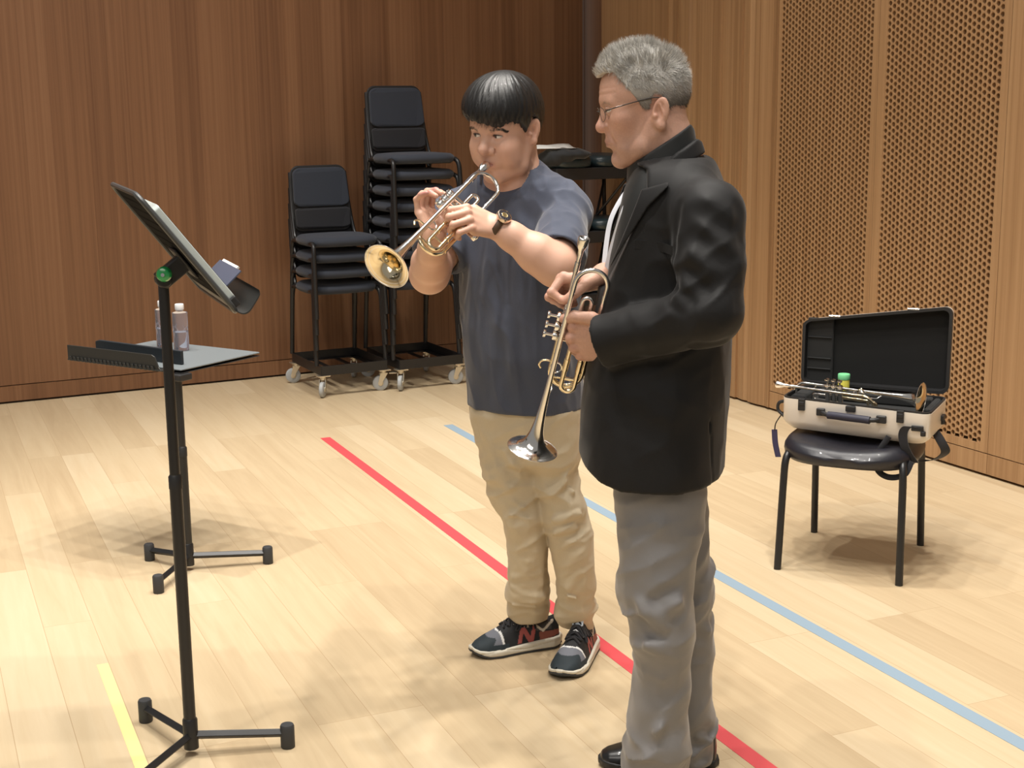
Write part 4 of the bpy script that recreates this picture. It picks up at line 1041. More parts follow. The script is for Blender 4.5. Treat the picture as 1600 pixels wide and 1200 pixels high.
def strands(name, pos, dirs, length, width, m, parent, nrm, colors=None, seg=3, curl=0.0, gravity=0.0, conform=None):
    """tapered hair ribbons in one mesh"""
    n = len(pos); V = np.zeros((n, seg+1, 2, 3), f32); d = dirs/np.linalg.norm(dirs, axis=1)[:, None]
    sidev = np.cross(d, nrm); sidev /= np.linalg.norm(sidev, axis=1)[:, None]+1e-9
    p = pos.copy(); L = length if not np.isscalar(length) else np.full(n, length)
    for i in range(seg+1):
        t = i/seg; w = (width*(1-t*.85))[:, None] if not np.isscalar(width) else width*(1-t*.85)
        V[:, i, 0] = p-sidev*w/2; V[:, i, 1] = p+sidev*w/2
        d = d+A3((0, 0, -gravity))+curl*rng.normal(size=(n, 3)).astype(f32); d /= np.linalg.norm(d, axis=1)[:, None]
        p = p+d*(L/seg)[:, None]
        if conform is not None: p = conform(p)
    idx = np.arange(n*(seg+1)*2).reshape(n, seg+1, 2)
    F = np.stack([idx[:, :-1, 0], idx[:, :-1, 1], idx[:, 1:, 1], idx[:, 1:, 0]], -1).reshape(-1, 4)
    me = new_mesh(name, V.reshape(-1, 3), F)
    if colors is not None:
        a = me.attributes.new('tint', 'FLOAT_COLOR', 'POINT'); c = np.ones((n, (seg+1)*2, 4), f32); c[:, :, :3] = colors[:, None, :]
        a.data.foreach_set('color', c.ravel())
    return link(name, me, m, parent)
def numgrad(f, P, e=.002):
    g = np.stack([f(P+A3(v)*e)-f(P-A3(v)*e) for v in np.eye(3)], 1); return g/(np.linalg.norm(g, axis=1)[:, None]+1e-9)
def near_box(pts, m): pts = np.array(pts); return pts.min(0)-m, pts.max(0)+m
# ---------------------------------------------------------------- the younger player
SKIN_Y = mat('light_skin', (.6, .4, .3), .46, sss=.12, tint='tint', bump=.05, bscale=500)
Y_F = np.array([-.5, -.866, 0]); Y_L = np.array([.866, -.5, 0]); Y_ANG = math.atan2(-.5, .866)
hb = math.radians(36)
YH = Head(at(789, 202, 3.87), head_frame((-math.sin(hb), -math.cos(hb)), math.radians(13), math.radians(-3)), 1.065, False)
y_person = thing('person', 'person in grey-blue T-shirt and khaki trousers playing a raised silver trumpet', 'person', (.08, 3.93, 0))
Y_MOUTH = YH.w((.092, .0, -.067))
y_tr = make_trumpet('silver trumpet raised to the lips of the man in the T-shirt', (1, 1, 1))
YTR, YTO = solve_trumpet(Y_MOUTH+YH.R[:, 0]*.004, at(604, 416, 3.37), np.array([-.7, .05, .7]))
y_tr.matrix_basis = mat4(YTR, YTO)
def ytl(p): return YTO+YTR@np.array(p, float)
def ytd(p): return YTR@np.array(p, float)
# hands, placed from what they touch
def solve_hand(contact, get, **kw):
    H = hand_parts((0, 0, 0), **kw); off = get(H); return hand_parts(np.array(contact, float)-off, **kw)
YHL = solve_hand(ytl((.174, .036, -.052)), lambda H: H['fingers'][1][0][0], d=ytd((.60, .10, .78)), nb=ytd((-.12, 1, .0)), left=True,
                 curls=[(20, 80, 40), (24, 86, 45), (26, 86, 45), (28, 82, 40)], thumb=[(.018, .026, -.010), (.052, .046, -.014), (.080, .046, -.030), (.098, .038, -.044)], spread=(-.28, -.34, -.38, -.44), sc=1.03)
YHR = solve_hand(ytl((.1540, .002, .030)), lambda H: H['fingers'][1][0][3], d=ytd((-.50, .10, .80)), nb=ytd((.15, -1, .25)), left=False,
                 curls=[(34, 72, 26), (38, 72, 26), (36, 74, 28), (26, 52, 26)], thumb=[(.018, .026, -.010), (.048, .046, -.020), (.076, .052, -.030), (.098, .050, -.034)], spread=(.06, .0, -.05, -.30), sc=.97)
YSL, YSR = at(885, 333, 3.84), at(712, 338, 4.02)
YEL, YER = at(868, 416, 3.63), at(671, 428, 3.84)
YWL, YWR = YHL['W'], YHR['W']
Y_NB = at(806, 290, 3.93)
def yrow(y, xl, xr, Yc, B):
    c = at((xl+xr)/2, y, Yc); hw = (xr-xl)/2*Yc/FPX; A = math.sqrt(max(hw*hw-(B*.5)**2, .002))/.866; return (c[2], c[0], c[1], A, B)
Y_TOR = Loft([yrow(292, 752, 886, 3.93, .085), yrow(320, 738, 893, 3.93, .105), yrow(370, 728, 899, 3.93, .122), yrow(430, 722, 903, 3.935, .135), yrow(500, 722, 907, 3.94, .142), yrow(560, 725, 909, 3.945, .142), yrow(605, 729, 910, 3.95, .138), yrow(640, 731, 910, 3.95, .134)], Y_ANG, 2.25, .012)
def y_body(P):
    d = YH.d(P)
    nk0, nk1 = YH.w((-.036, 0, -.060)), Y_NB
    n_ = cap(P, nk0, nk1, .060, .070); n_ = sm(n_, cap(P, nk1+Y_F*.010, nk1+Y_F*.012+np.array([0, 0, -.06]), .072, .08), .03)
    d = sm(d, n_, .012)
    for S_ in (YSL, YSR): d = sm(d, cap(P, Y_NB+np.array([0, 0, .012]), S_, .054, .045), .045)
    d = sm(d, ell(P, Y_NB+Y_F*.012+np.array([0, 0, -.09]), (.115, .072, .085), rotZ(Y_ANG)), .03)
    d = sm(d, cap(P, Y_NB, at(815, 560, 3.945), .06, .06), .03)
    for S_, E_, H in ((YSL, YEL, YHL), (YSR, YER, YHR)):
        a = arm_sdf(P, S_, E_, H['W'], (.060, .056, .050, .050, .0295), .03)
        d = sm(d, sm(a, hand_sdf(P, H), .014), .02)
    return d
lo, hi = near_box([YH.w((0, 0, .14)), YH.w((.12, 0, 0)), YSL, YSR, YEL, YER, YWL, YWR, at(815, 570, 3.95), *YHL['tips'], *YHR['tips']], .11)
def y_extra(c, L, pos):
    return c
y_b = sdf_obj('body', y_body, lo, hi, .0026, SKIN_Y, y_person, 1, skin_tint((.64, .385, .28), YH, (YHL, YHR), (.46, .19, .17), .11, y_extra))
lashes(y_person, YH, mat('dark_lashes', (.012, .01, .01), .6), .0011)
eyes(y_person, YH, (-.86, -.48, -.22), 'young')
# hair
HAIR_Y = mat('black_hair', (.009, .0085, .0085), .45, coat=.10, spec=.5)
phi_k = np.radians([-180, -140, -122, -112, -104, -90, -84, -76, -66, -45, -20, 0, 15, 30, 45, 64, 78, 84, 90, 104, 112, 122, 140, 180])
zb_k = np.array([-.070, -.050, -.034, .0, .034, .036, .012, -.006, .020, .060, .053, .038, .030, .028, .033, .028, -.004, .012, .036, .034, .0, -.034, -.050, -.070])
def y_hair(P):
    L = YH.loc(P); ph = np.arctan2(L[:, 1], L[:, 0]); psi = np.arctan2(L[:, 1], L[:, 0]+.03)
    d = ell(L, (-.016, 0, .044), (.107, .091, .100)); d = sm(d, ell(L, (.018, -.006, .066), (.090, .086, .075)), .03)
    st = .0005*np.sin(psi*46+3*np.sin(L[:, 2]*55))+.0005*np.sin(psi*83+L[:, 2]*90)
    fd = np.clip((np.hypot(L[:, 1], L[:, 0]+.03)-.015)/.05, 0, 1); st = st*fd-fd*.0030*(vnoise(np.stack([psi*7, L[:, 2]*10, L[:, 0]*6], 1))-.5)-fd*.0016*(vnoise(np.stack([psi*19, L[:, 2]*16, L[:, 0]*9], 1))-.5)
    zb = np.interp(ph, phi_k, zb_k).astype(f32)+.002*np.sin(ph*31)+.002*np.sin(ph*57+1)+.003*np.sin(ph*9+.6)
    d = smx(d+st, (zb-L[:, 2])*.8, .010)
    return d*f32(YH.sc)
lo, hi = near_box([YH.w((0, 0, 0))], .19)
hr = sdf_obj('hair', y_hair, lo, hi, .0026, HAIR_Y, y_person, 1, None, True)
def surf_points(o, n, keep=None):
    me = o.data; k = len(me.vertices); co = np.empty(k*3, f32); me.vertices.foreach_get('co', co); no = np.empty(k*3, f32); me.vertices.foreach_get('normal', no)
    co = co.reshape(-1, 3); no = no.reshape(-1, 3)
    if keep is not None: m_ = keep(co); co = co[m_]; no = no[m_]
    i = rng.integers(0, len(co), n); return co[i], no[i]
def y_keep(co):
    L = YH.loc(co); ph = np.arctan2(L[:, 1], L[:, 0]); return L[:, 2] > np.interp(ph, phi_k, zb_k)+np.where(np.abs(ph) > 1.15, .034, .016)
pp, nn = surf_points(hr, 9500, y_keep)
crown = YH.w((-.035, .01, .15)); dr = pp-A3(crown); dr = dr-nn*np.einsum('ij,ij->i', dr, nn)[:, None]
dr /= np.linalg.norm(dr, axis=1)[:, None]+1e-6
dr = dr+nn*.02+rng.normal(size=dr.shape).astype(f32)*.04
strands('hair_strands', pp-nn*.0012, dr, rng.uniform(.014, .030, len(pp)), .0009, HAIR_Y, hr, nn, None, 3, .03, .10)
def brow(parent, Hd, m, arc, n, col=None):
    for s in (1, -1):
        t = rng.uniform(0, 1, n); ax = np.array(arc, float); P0 = np.stack([np.interp(t, np.linspace(0, 1, len(ax)), ax[:, i]) for i in range(3)], 1)
        P0[:, 2] += rng.normal(size=n)*.0018*(1-.5*t); P0[:, 1] *= s
        Pw = np.array([Hd.w(p) for p in P0]).astype(f32)
        for _ in range(5): g = numgrad(Hd.d, Pw); Pw = Pw-g*Hd.d(Pw)[:, None]
        g = numgrad(Hd.d, Pw); dd = np.array([Hd.R@np.array([-.35, s*.95, .10-.30*q]) for q in t]).astype(f32); dd = dd-g*np.einsum('ij,ij->i', dd, g)[:, None]*.8
        strands('eyebrow', (Pw-g*.0005).astype(f32), dd+.05*rng.normal(size=dd.shape), .0075, .0009, m, parent, g.astype(f32), None, 2, .05)
brow(y_person, YH, HAIR_Y, [(.084, .012, .0195), (.081, .026, .0245), (.074, .040, .0235), (.066, .050, .0185)], 1000)

# T-shirt
TSH = mat('slate_blue_cotton', (.062, .072, .105), .88, sheen=.3, bump=.12, bscale=350, var=.10)
def y_sleeve_end(S_, E_, t): return S_*(1-t)+E_*t
Y_SE = {0: y_sleeve_end(YSL, YEL, .86), 1: y_sleeve_end(YSR, YER, .72)}
def pf(x1, y1, x2, y2, Y, w, h): return (at(x1, y1, Y), at(x2, y2, Y), w, h)
Y_FOLD = [pf(850, 372, 893, 318, 3.79, .010, .006), pf(846, 352, 884, 305, 3.79, .010, .005), pf(866, 392, 915, 345, 3.78, .010, .005), pf(900, 380, 928, 330, 3.80, .012, .004),
          pf(735, 590, 748, 470, 3.80, .016, .007), pf(770, 610, 775, 470, 3.80, .018, .006), pf(800, 620, 792, 480, 3.80, .016, .005),
          pf(835, 600, 818, 470, 3.81, .02, .006), pf(868, 610, 850, 480, 3.82, .018, .006), pf(845, 410, 868, 480, 3.80, .016, .006), pf(795, 330, 845, 380, 3.80, .018, .005)]
Y_DG2 = np.array([[1, 0, .4], [0, 1, 0], [-.4, 0, 1]], f32).T
Y_ZS = at(855, 258, 3.89)[2]
def y_shirt(P):
    d = Y_TOR(P, .0)
    c = cap(P, Y_NB+np.array([0, 0, .004])+Y_L*.03, YSL, .080, .066); d = sm(d, c, .05); d = sm(d, cap(P, Y_NB+np.array([0, 0, .0])-Y_L*.03, YSR, .080, .064), .05)
    for S_, E_, k in ((YSL, YEL, 0), (YSR, YER, 1)):
        en = Y_SE[k]; ax = A3((en-S_)/np.linalg.norm(en-S_))
        s_ = cap(P, S_, en+ax*.05, .071, .077); s_ = smx(s_, (P-A3(en))@ax, .006)
        d = sm(d, s_, .030)
        inn = cap(P, en-ax*.045, en+ax*.05, .058, .0725); d = smx(d, -inn, .002)
    d = d-crease(P, Y_FOLD)-.007*ridge(P, (18, 18, 4), 3.)-.004*ridge(P@Y_DG2, (24, 24, 9), 9.)+.006
    # neckline
    v = P-A3(Y_NB); hz = np.sqrt((v@A3(Y_L))**2+(((v@A3(Y_F))-.018)/1.22)**2)-.083
    nk = smx(hz, Y_ZS-.80*(v@A3(Y_F))*1.0-P[:, 2], .014)
    rimd = np.abs(nk)-.012
    d = np.where(rimd < 0, d-.0015, d)
    d = smx(d, -nk, .004)
    # hem, hollow underneath
    zc = Y_TOR.r[0, 0]; d = smx(d, zc+.012-P[:, 2], .004)
    d = smx(d, -smx(Y_TOR(P, -.020, False), P[:, 2]-(zc+.05), .004), .003)
    return d
lo, hi = near_box([YSL, YSR, *Y_SE.values(), at(815, 645, 3.95)+[.24, .2, 0], at(815, 645, 3.95)-[.24, .2, 0], Y_NB+[0, 0, .03]], .10)
sdf_obj('t_shirt', y_shirt, lo, hi, .0042, TSH, y_person, 1, None, True)

# trousers
KHA = mat('khaki_cotton', (.57, .48, .335), .82, sheen=.15, bump=.10, bscale=400, var=.06)
def lrow(y, xl, xr, Yc, B): c = at((xl+xr)/2, y, Yc); return (c[2], c[0], c[1], (xr-xl)/2*Yc/FPX, B)
Y_LR = Loft([lrow(640, 736, 838, 3.97, .115), lrow(685, 745, 838, 3.965, .105), lrow(740, 754, 845, 3.96, .098), lrow(775, 763, 850, 3.95, .092), lrow(802, 777, 853, 3.945, .085), lrow(850, 789, 857, 3.955, .078), lrow(910, 793, 859, 3.975, .070), lrow(947, 790, 858, 4.00, .060), lrow(967, 797, 855, 4.01, .052)], 0, 2.2, .008)
Y_LL = Loft([lrow(640, 815, 906, 3.94, .115), lrow(685, 822, 904, 3.935, .105), lrow(740, 830, 905, 3.93, .098), lrow(802, 846, 922, 3.915, .090), lrow(850, 857, 928, 3.915, .080), lrow(904, 868, 930, 3.925, .072), lrow(931, 871, 926, 3.945, .064), lrow(958, 865, 931, 3.955, .058), lrow(978, 872, 928, 3.965, .050)], 0, 2.2, .008)
Y_PEL = Loft([yrow(590, 736, 906, 3.95, .125), yrow(640, 736, 906, 3.95, .128), yrow(690, 746, 904, 3.95, .120), yrow(722, 765, 895, 3.945, .085)], Y_ANG, 2.3, .03)
Y_TF = [pf(762, 770, 835, 800, 3.85, .010, .005), pf(775, 800, 850, 815, 3.85, .010, .005), pf(780, 700, 835, 770, 3.84, .014, .006), pf(755, 690, 800, 770, 3.86, .016, .004), pf(848, 815, 925, 800, 3.83, .009, .007), pf(855, 835, 920, 822, 3.83, .010, .005),
        pf(890, 770, 918, 760, 3.84, .012, .008), pf(860, 770, 905, 740, 3.83, .012, .004), pf(795, 905, 850, 890, 3.91, .010, .004), pf(793, 915, 855, 935, 3.92, .008, .005), pf(790, 946, 858, 952, 3.92, .006, .007), pf(800, 966, 855, 972, 3.93, .006, .005), pf(840, 860, 852, 930, 3.91, .012, .005),
        pf(880, 930, 925, 945, 3.86, .007, .007), pf(866, 950, 930, 955, 3.86, .006, .007), pf(868, 972, 930, 968, 3.86, .006, .006), pf(885, 925, 905, 890, 3.86, .010, .005), pf(742, 655, 752, 690, 3.9, .01, -.004), pf(836, 650, 838, 720, 3.83, .008, -.006)]
Y_DG = np.array([[1, 0, .55], [0, 1, 0], [-.55, 0, 1]], f32).T
def y_trou(P):
    d = sm(Y_PEL(P), sm(Y_LR(P), Y_LL(P), .012), .03)
    z = P[:, 2]; an = np.exp(-((z-.17)/.07)**2); kn = np.exp(-((z-.52)/.12)**2)
    d = d-crease(P, Y_TF)-(.005+.005*kn)*ridge(P, (9, 9, 13), 2.)-an*.012*ridge(P, (8, 8, 30), 5.)-(.004+.006*kn+.004*an)*ridge(P@Y_DG, (7, 7, 24), 17.)+.002-.003*ridge(P, (20, 20, 26), 11.)+.006
    return d
lo, hi = near_box([at(735, 620, 3.95), at(906, 620, 3.95), at(795, 985, 3.99), at(930, 995, 3.92)], .15)
sdf_obj('trousers', y_trou, lo, hi, .0042, KHA, y_person, 1, None, True)

# running shoes
SHX = np.array([0, .008, .03, .08, .14, .20, .24, .265, .279, .285]); SHW = np.array([.010, .026, .036, .038, .043, .050, .046, .034, .020, .006])
SHH = np.array([.080, .088, .092, .088, .094, .064, .046, .034, .024, .014])
SOLT = np.array([.038, .038, .037, .034, .030, .026, .025, .027, .031, .036])
def nshape(L):
    """slanted letter on the shoe side, metres in (x, z)"""
    U = -(L[:, 0]-.115)-.30*(L[:, 2]-.055); V = L[:, 2]-.055
    a = poly2(U, V, [(-.026, -.022), (-.013, -.022), (-.013, .022), (-.026, .022)]); b = poly2(U, V, [(.013, -.022), (.026, -.022), (.026, .022), (.013, .022)])
    c = poly2(U, V, [(-.026, .022), (-.010, .022), (.026, -.022), (.010, -.022)]); return np.minimum(np.minimum(a, b), c)
def sneaker(name, heel, dirv, flip, parent):
    dv = np.array([dirv[0], dirv[1], 0.]); dv /= np.linalg.norm(dv); Rm = np.stack([dv, np.array([-dv[1], dv[0], 0]), np.array([0, 0, 1.])], 1); O = np.array([heel[0], heel[1], 0.])
    loc = lambda P: (P-A3(O))@Rm.astype(f32)
    def wid(L): return np.interp(L[:, 0], SHX, SHW).astype(f32)
    def yc(L): return f32(flip)*(-.010*np.clip((L[:, 0]-.12)/.16, 0, 1)**1.5)
    def upper(P):
        L = loc(P); w = wid(L)+.0005; h = np.interp(L[:, 0], SHX, SHH).astype(f32); y = L[:, 1]-yc(L)
        zz = np.maximum(L[:, 2]-.022, 0)
        tp = 1-.42*np.clip(zz/.08, 0, 1)
        d = ((np.abs(y/(w*tp))**2.6+np.abs(zz/(h-.012))**2.8)**f32(1/2.7)-1)*np.minimum(w, h)*.8
        d = smx(d, -L[:, 0]+.004, .01); d = smx(d, L[:, 0]-.283, .01); d = smx(d, .012-L[:, 2], .003)
        d = smx(d, -ell(L, (.060, 0, .108), (.048, .030, .030)), .006)      # ankle opening
        d = sm(d, cap(L, (.105, 0, .088), (.125, 0, .102), .016, .014), .012)   # tongue
        d = d-.0012*(nshape(L) < 0)*(np.abs(y) > .02)
        return d
    def tint(pos):
        L = loc(pos); y = np.abs(L[:, 1]-yc(L)); z = L[:, 2]; x = L[:, 0]
        c = np.tile(A3((.012, .013, .015)), (len(pos), 1))
        def put(mask, col): c[mask] = col
        put((x > .195) & (z > .03), (.16, .17, .20))                           # grey mesh vamp
        put((x > .215+.10*np.clip(.052-z, 0, .05)*8*(y/.045)) & (z < .058), (.018, .030, .038))
        put((x > .175) & (z < .040), (.018, .030, .038))
        put((np.abs(x-.192-(.045-y)*.25) < .0035) & (z > .040), (.75, .75, .74))
        put((x > .095) & (x < .20) & (y < .017) & (z > .05), (.012, .012, .014))
        put((x < .075) & (z < .058) & (z > .045-.2*x), (.24, .075, .05))          # heel band
        put((x < .085) & (x > .035) & (z > .062), (.055, .050, .048))
        put((np.abs(z-.060-.75*np.abs(x-.062)) < .0045) & (x > .025) & (x < .105) & (y > .015), (.62, .56, .46))
        put((x > .098) & (x < .122) & (z > .074) & (z < .096) & (y > .014), (.62, .56, .46))
        put((nshape(L) < 0) & (y > .02), (.36, .085, .075))
        return c
    up = sdf_obj(name, upper, O-[.32, .32, .02], O+[.32, .32, .16], .0022, SHOE_M, parent, 0, tint)
    def sole(P):
        L = loc(P); w = wid(L)+.006; y = L[:, 1]-yc(L); t = np.interp(L[:, 0], SHX, SOLT).astype(f32); spring = .018*np.clip((L[:, 0]-.22)/.065, 0, 1)**2+.006*np.clip((.03-L[:, 0])/.03, 0, 1)**2
        d = smx((np.abs(y)-w)*.8, np.maximum(L[:, 2]-t, spring+.006-L[:, 2]), .006); d = smx(d, -L[:, 0]-.006, .006); d = smx(d, L[:, 0]-.291, .006)
        return d+.0012*(np.abs(L[:, 2]-.020-.004*np.sin(L[:, 0]*40)) < .0018)
    sdf_obj('midsole', sole, O-[.32, .32, .02], O+[.32, .32, .09], .0024, MIDS, up, 0)
    def outs(P):
        L = loc(P); w = wid(L)+.005; y = L[:, 1]-yc(L); spring = .018*np.clip((L[:, 0]-.22)/.065, 0, 1)**2+.006*np.clip((.03-L[:, 0])/.03, 0, 1)**2
        return smx(smx((np.abs(y)-w)*.8, np.abs(L[:, 2]-spring-.0045)-.0042, .002), np.abs(L[:, 0]-.143)-.148, .004)
    sdf_obj('outsole', outs, O-[.32, .32, .02], O+[.32, .32, .09], .0024, RUB, up, 0)
    m = MB()
    def W_(p):
        q = np.array([p], f32); q = (O+(Rm@q[0]))[None].astype(f32)
        q[0, 2] = .13
        for _ in range(12): q[:, 2] -= upper(q)-f32(.0028)
        return q[0].astype(float)
    for i in range(6):
        x = .185-.017*i; z = .066+.0085*i; yy = .021+.002*i
        m.tube(spl([W_((x, -yy, z-.010)), W_((x-.006, -.008, z+.006)), W_((x-.012, .008, z+.007)), W_((x-.014, yy, z-.006))], 5), .0034, 8)
        m.tube(spl([W_((x, yy, z-.010)), W_((x-.006, .008, z+.008)), W_((x-.012, -.008, z+.009)), W_((x-.014, -yy, z-.006))], 5), .0034, 8)
    for s_ in (-1, 1):
        m.tube(spl([W_((.118, 0, .112)), W_((.135, s_*.022, .112)), W_((.15, s_*.032, .098)), W_((.135, s_*.030, .090)), W_((.120, s_*.008, .110))], 6), .0026, 8)
    m.obj('laces', BLKFAB, up, True)
    m = MB()
    m.tube([W_((.138, -.024, .094)), W_((.15, 0, 0)), W_((.152, .024, .084))], .0024, 8)
    m.obj('lace_tips', WHITE, up, True)
    m = MB(); pr = [(-.016, .012), (.016, .012), (.017, -.004), (0, -.018), (-.017, -.004)]
    m.prism(pr, .003, Rm@np.array([[0, -.55, .83], [1, 0, 0], [0, .83, .55]]), O+Rm@np.array([.128, 0, .116])); m.obj('tongue_badge', mat('pale_badge', (.55, .62, .70), .5), up, bevel=.001)
    return up
SHOE_M = mat('shoe_upper', (.02, .02, .02), .7, tint='tint', bump=.15, bscale=600)
MIDS = mat('cream_midsole', (.66, .62, .52), .6)
sneaker('running_shoe', fl(874, 1005)+[.0, .0, 0], (-.95, -.30), -1, y_person)
sneaker('running_shoe', fl(921, 1008), (-.32, -.95), 1, y_person)
# watch
wa = (YWL-YEL)/np.linalg.norm(YWL-YEL); wc = YWL-wa*.001
wn = YHL['R'][:, 2]; wn = wn-wa*(wn@wa); wn /= np.linalg.norm(wn); ws = np.cross(wa, wn)
wt = thing('x', None, None); bpy.data.objects.remove(wt)
m = MB(); m.tube([wc+(.0345*math.cos(q)*wn+.0355*math.sin(q)*ws) for q in np.linspace(0, 2*np.pi, 32, endpoint=False)], .009, 10, closed=True, flat=.28, ref=wn)
wb = m.obj('wristwatch', mat('brown_leather', (.07, .035, .015), .5), y_person, True)
m = MB(); m.lathe([(.017, -.003), (.0205, -.001), (.0212, .005), (.0195, .0085), (.0172, .009), (.0165, .0075), (.001, .0075)], wc+wn*.037, wn, 36); m.obj('watch_case', mat('rose_steel', (.72, .60, .50), .2, 1), wb, True, ang=40)
m = MB(); m.lathe([(.0163, .0076), (.0163, .0082), (.001, .0083)], wc+wn*.037, wn, 36); m.obj('dial', mat('navy_dial', (.012, .014, .03), .3), wb, True)
m = MB(); m.lathe([(.006, .0084), (.0085, .0088), (.0092, .0086), (.0085, .0084)], wc+wn*.037+ws*.001, wn, 24)
for k in range(12):
    q = k*math.pi/6; m.box(wc+wn*.0456+(math.cos(q)*wa+math.sin(q)*ws)*.0135, (.0022, .0022, .0008))
m.obj('dial_gears', mat('gold_gears', (.75, .62, .34), .3, 1), wb)
m = MB(); m.lathe([(.0025, 0), (.0025, .005), (.001, .0055)], wc+wn*.039+ws*.021, ws, 10); m.obj('crown', CHROME, wb)
# ---------------------------------------------------------------- the older player
SKIN_O = mat('ruddy_skin', (.6, .38, .28), .5, sss=.12, tint='tint', bump=.2, bscale=260, var=.10)
O_F = np.array([-.97, .243, 0]); O_L = np.array([-.243, -.97, 0]); O_ANG = math.atan2(-.243, .97)
OH = Head(at(1003, 164, 3.13), head_frame((-1, -.03), math.radians(10), 0), .955, True)
o_person = thing('person', 'person with short grey hair and glasses in a black suit jacket and grey trousers', 'person', (.36, 3.12, 0))
o_tr = make_trumpet('silver trumpet held bell down by the grey-haired man in the jacket', (0, 0, 0), SILVER)
OTS = .955; O_MP = at(913, 371, 3.04)
OTR, OTO = solve_trumpet(O_MP, at(830, 709, 3.14), np.array([-1, 0, 0])); OTO = O_MP-OTR@np.array([-.062, -.0185, 0])*OTS
o_tr.matrix_basis = mat4(OTR*OTS, OTO)
def otl(p): return OTO+OTR@np.array(p, float)*OTS
def otd(p): return OTR@np.array(p, float)
OHL = solve_hand(otl((.172, .022, -.022)), lambda H: H['fingers'][1][0][0], d=otd((.28, -.38, .86)), nb=otd((.05, .90, .42)), left=True,
                 curls=[(56, 62, 35), (58, 66, 35), (60, 66, 35), (52, 60, 32)], thumb=[(.016, .026, -.008), (.048, .050, .002), (.082, .052, .004), (.108, .044, .0)], spread=(.06, .0, -.05, -.12), sc=1.17)
OHR = solve_hand(at(858, 464, 3.10), lambda H: H['fingers'][1][0][1], d=(-.97, -.05, -.12), nb=(-.15, .45, .88), left=False,
                 curls=[(46, 88, 50), (50, 90, 52), (52, 90, 52), (48, 84, 50)], thumb=[(.016, .026, -.012), (.046, .044, -.030), (.072, .044, -.046), (.094, .036, -.056)], spread=(.05, .0, -.04, -.08), sc=1.06)
OSL, OSR = at(1107, 338, 2.955), at(1084, 336, 3.30)
OEL, OER = at(1108, 489, 2.885), at(1080, 500, 3.36)
OWL, OWR = OHL['W'], OHR['W']
O_NB = at(1052, 262, 3.13)
def orow(y, xl, xr, B, Yc=3.13):
    c = at((xl+xr)/2, y, Yc); hw = (xr-xl)/2*Yc/FPX; return (c[2], c[0], c[1], math.sqrt(max(hw*hw-(B*.243)**2, .002))/.97, B)
def o_body(P):
    d = OH.d(P)
    n0, n1 = OH.w((-.036, 0, -.055)), O_NB+np.array([0, 0, .0])
    n_ = cap(P, n0, n1, .060, .066); d = sm(d, n_, .024)
    d = sm(d, cap(P, OH.w((.045, .010, -.100)), n1+O_F*.03, .016, .022), .02)           # throat
    d = sm(d, cap(P, OH.w((-.010, .055, -.07)), n1+O_F*.03+O_L*.012, .010, .012), .015)
    for S_ in (OSL, OSR): d = sm(d, cap(P, O_NB-np.array([0, 0, .06]), S_, .045, .04), .03)
    d = sm(d, cap(P, O_NB, at(1040, 560, 3.13), .06, .06), .03)
    for S_, E_, H in ((OSL, OEL, OHL), (OSR, OER, OHR)):
        a = arm_sdf(P, S_, E_, H['W'], (.045, .045, .042, .040, .0290), .03); d = sm(d, sm(a, hand_sdf(P, H), .014), .012)
    return d
lo, hi = near_box([OH.w((0, 0, .14)), OH.w((.12, 0, 0)), OSL, OSR, OEL, OER, OWL, OWR, at(1040, 570, 3.13), *OHL['tips'], *OHR['tips']], .11)
def o_extra(c, L, pos):
    st = np.exp(-((L[:, 2]+.095)/.035)**2)*(L[:, 0] > .02)*.10          # shaved-beard tone
    return c*(1-st[:, None]*A3((1, .8, .6)))
o_b = sdf_obj('body', o_body, lo, hi, .0025, SKIN_O, o_person, 1, skin_tint((.57, .33, .24), OH, (OHL, OHR), (.42, .20, .17), .14, o_extra))
lashes(o_person, OH, mat('brown_lashes', (.08, .05, .04), .6), .0007)
eyes(o_person, OH, (-.9, .1, -.45), 'old')
# hair
HAIR_O = mat('grey_hair', (.5, .48, .45), .55, tint='tint', spec=.4)
oph = np.radians([0, 22, 42, 54, 63, 72, 82, 92, 97, 101, 108, 118, 124, 130, 145, 180])
ozb = np.array([.078, .086, .084, .064, .046, .024, -.004, -.016, -.012, .012, .022, .016, -.010, -.040, -.060, -.072])
def o_zb(L):
    ph = np.abs(np.arctan2(L[:, 1], L[:, 0])); return np.interp(ph, oph, ozb).astype(f32)
def o_hcol(L, n):
    t = np.clip((L[:, 2]+.02)/.07, 0, 1); bk = np.clip((-L[:, 0]-.0)/.07, 0, 1)*np.clip((.04-L[:, 2])/.06, 0, 1)
    v = .13+.34*t-.06*bk; v = v*(1+.30*n)
    return np.clip(np.stack([v*1.0, v*(.88+.08*t), v*(.76+.13*t)], 1), .03, .75).astype(f32)
def o_hair(P):
    L = OH.loc(P); q = L.copy(); q[:, 1] = np.abs(q[:, 1])
    d = sm(ell(q, (-.018, 0, .035), (.101, .0785, .092)), ell(q, (.034, 0, .034), (.057, .0655, .068)), .03)
    d = sm(d, ell(q, (.010, 0, .085), (.080, .060, .052)), .03)
    d = d-.0015*vnoise(L*140)-.0015*vnoise(L*60)+.0015
    d = smx(d, (o_zb(L)-L[:, 2])*.8, .006)
    return d*f32(OH.sc)
lo, hi = near_box([OH.w((0, 0, 0))], .18)
oh_ = sdf_obj('hair', o_hair, lo, hi, .0026, HAIR_O, o_person, 1, lambda pos: o_hcol(OH.loc(pos), 0.0), True)
pp, nn = surf_points(oh_, 26000, lambda co: OH.loc(co)[:, 2] > o_zb(OH.loc(co))+.001)
L = OH.loc(pp); top = np.clip((L[:, 2]-.03)/.06, 0, 1)[:, None]
flow = np.where(top > .3, 1, 0)*0
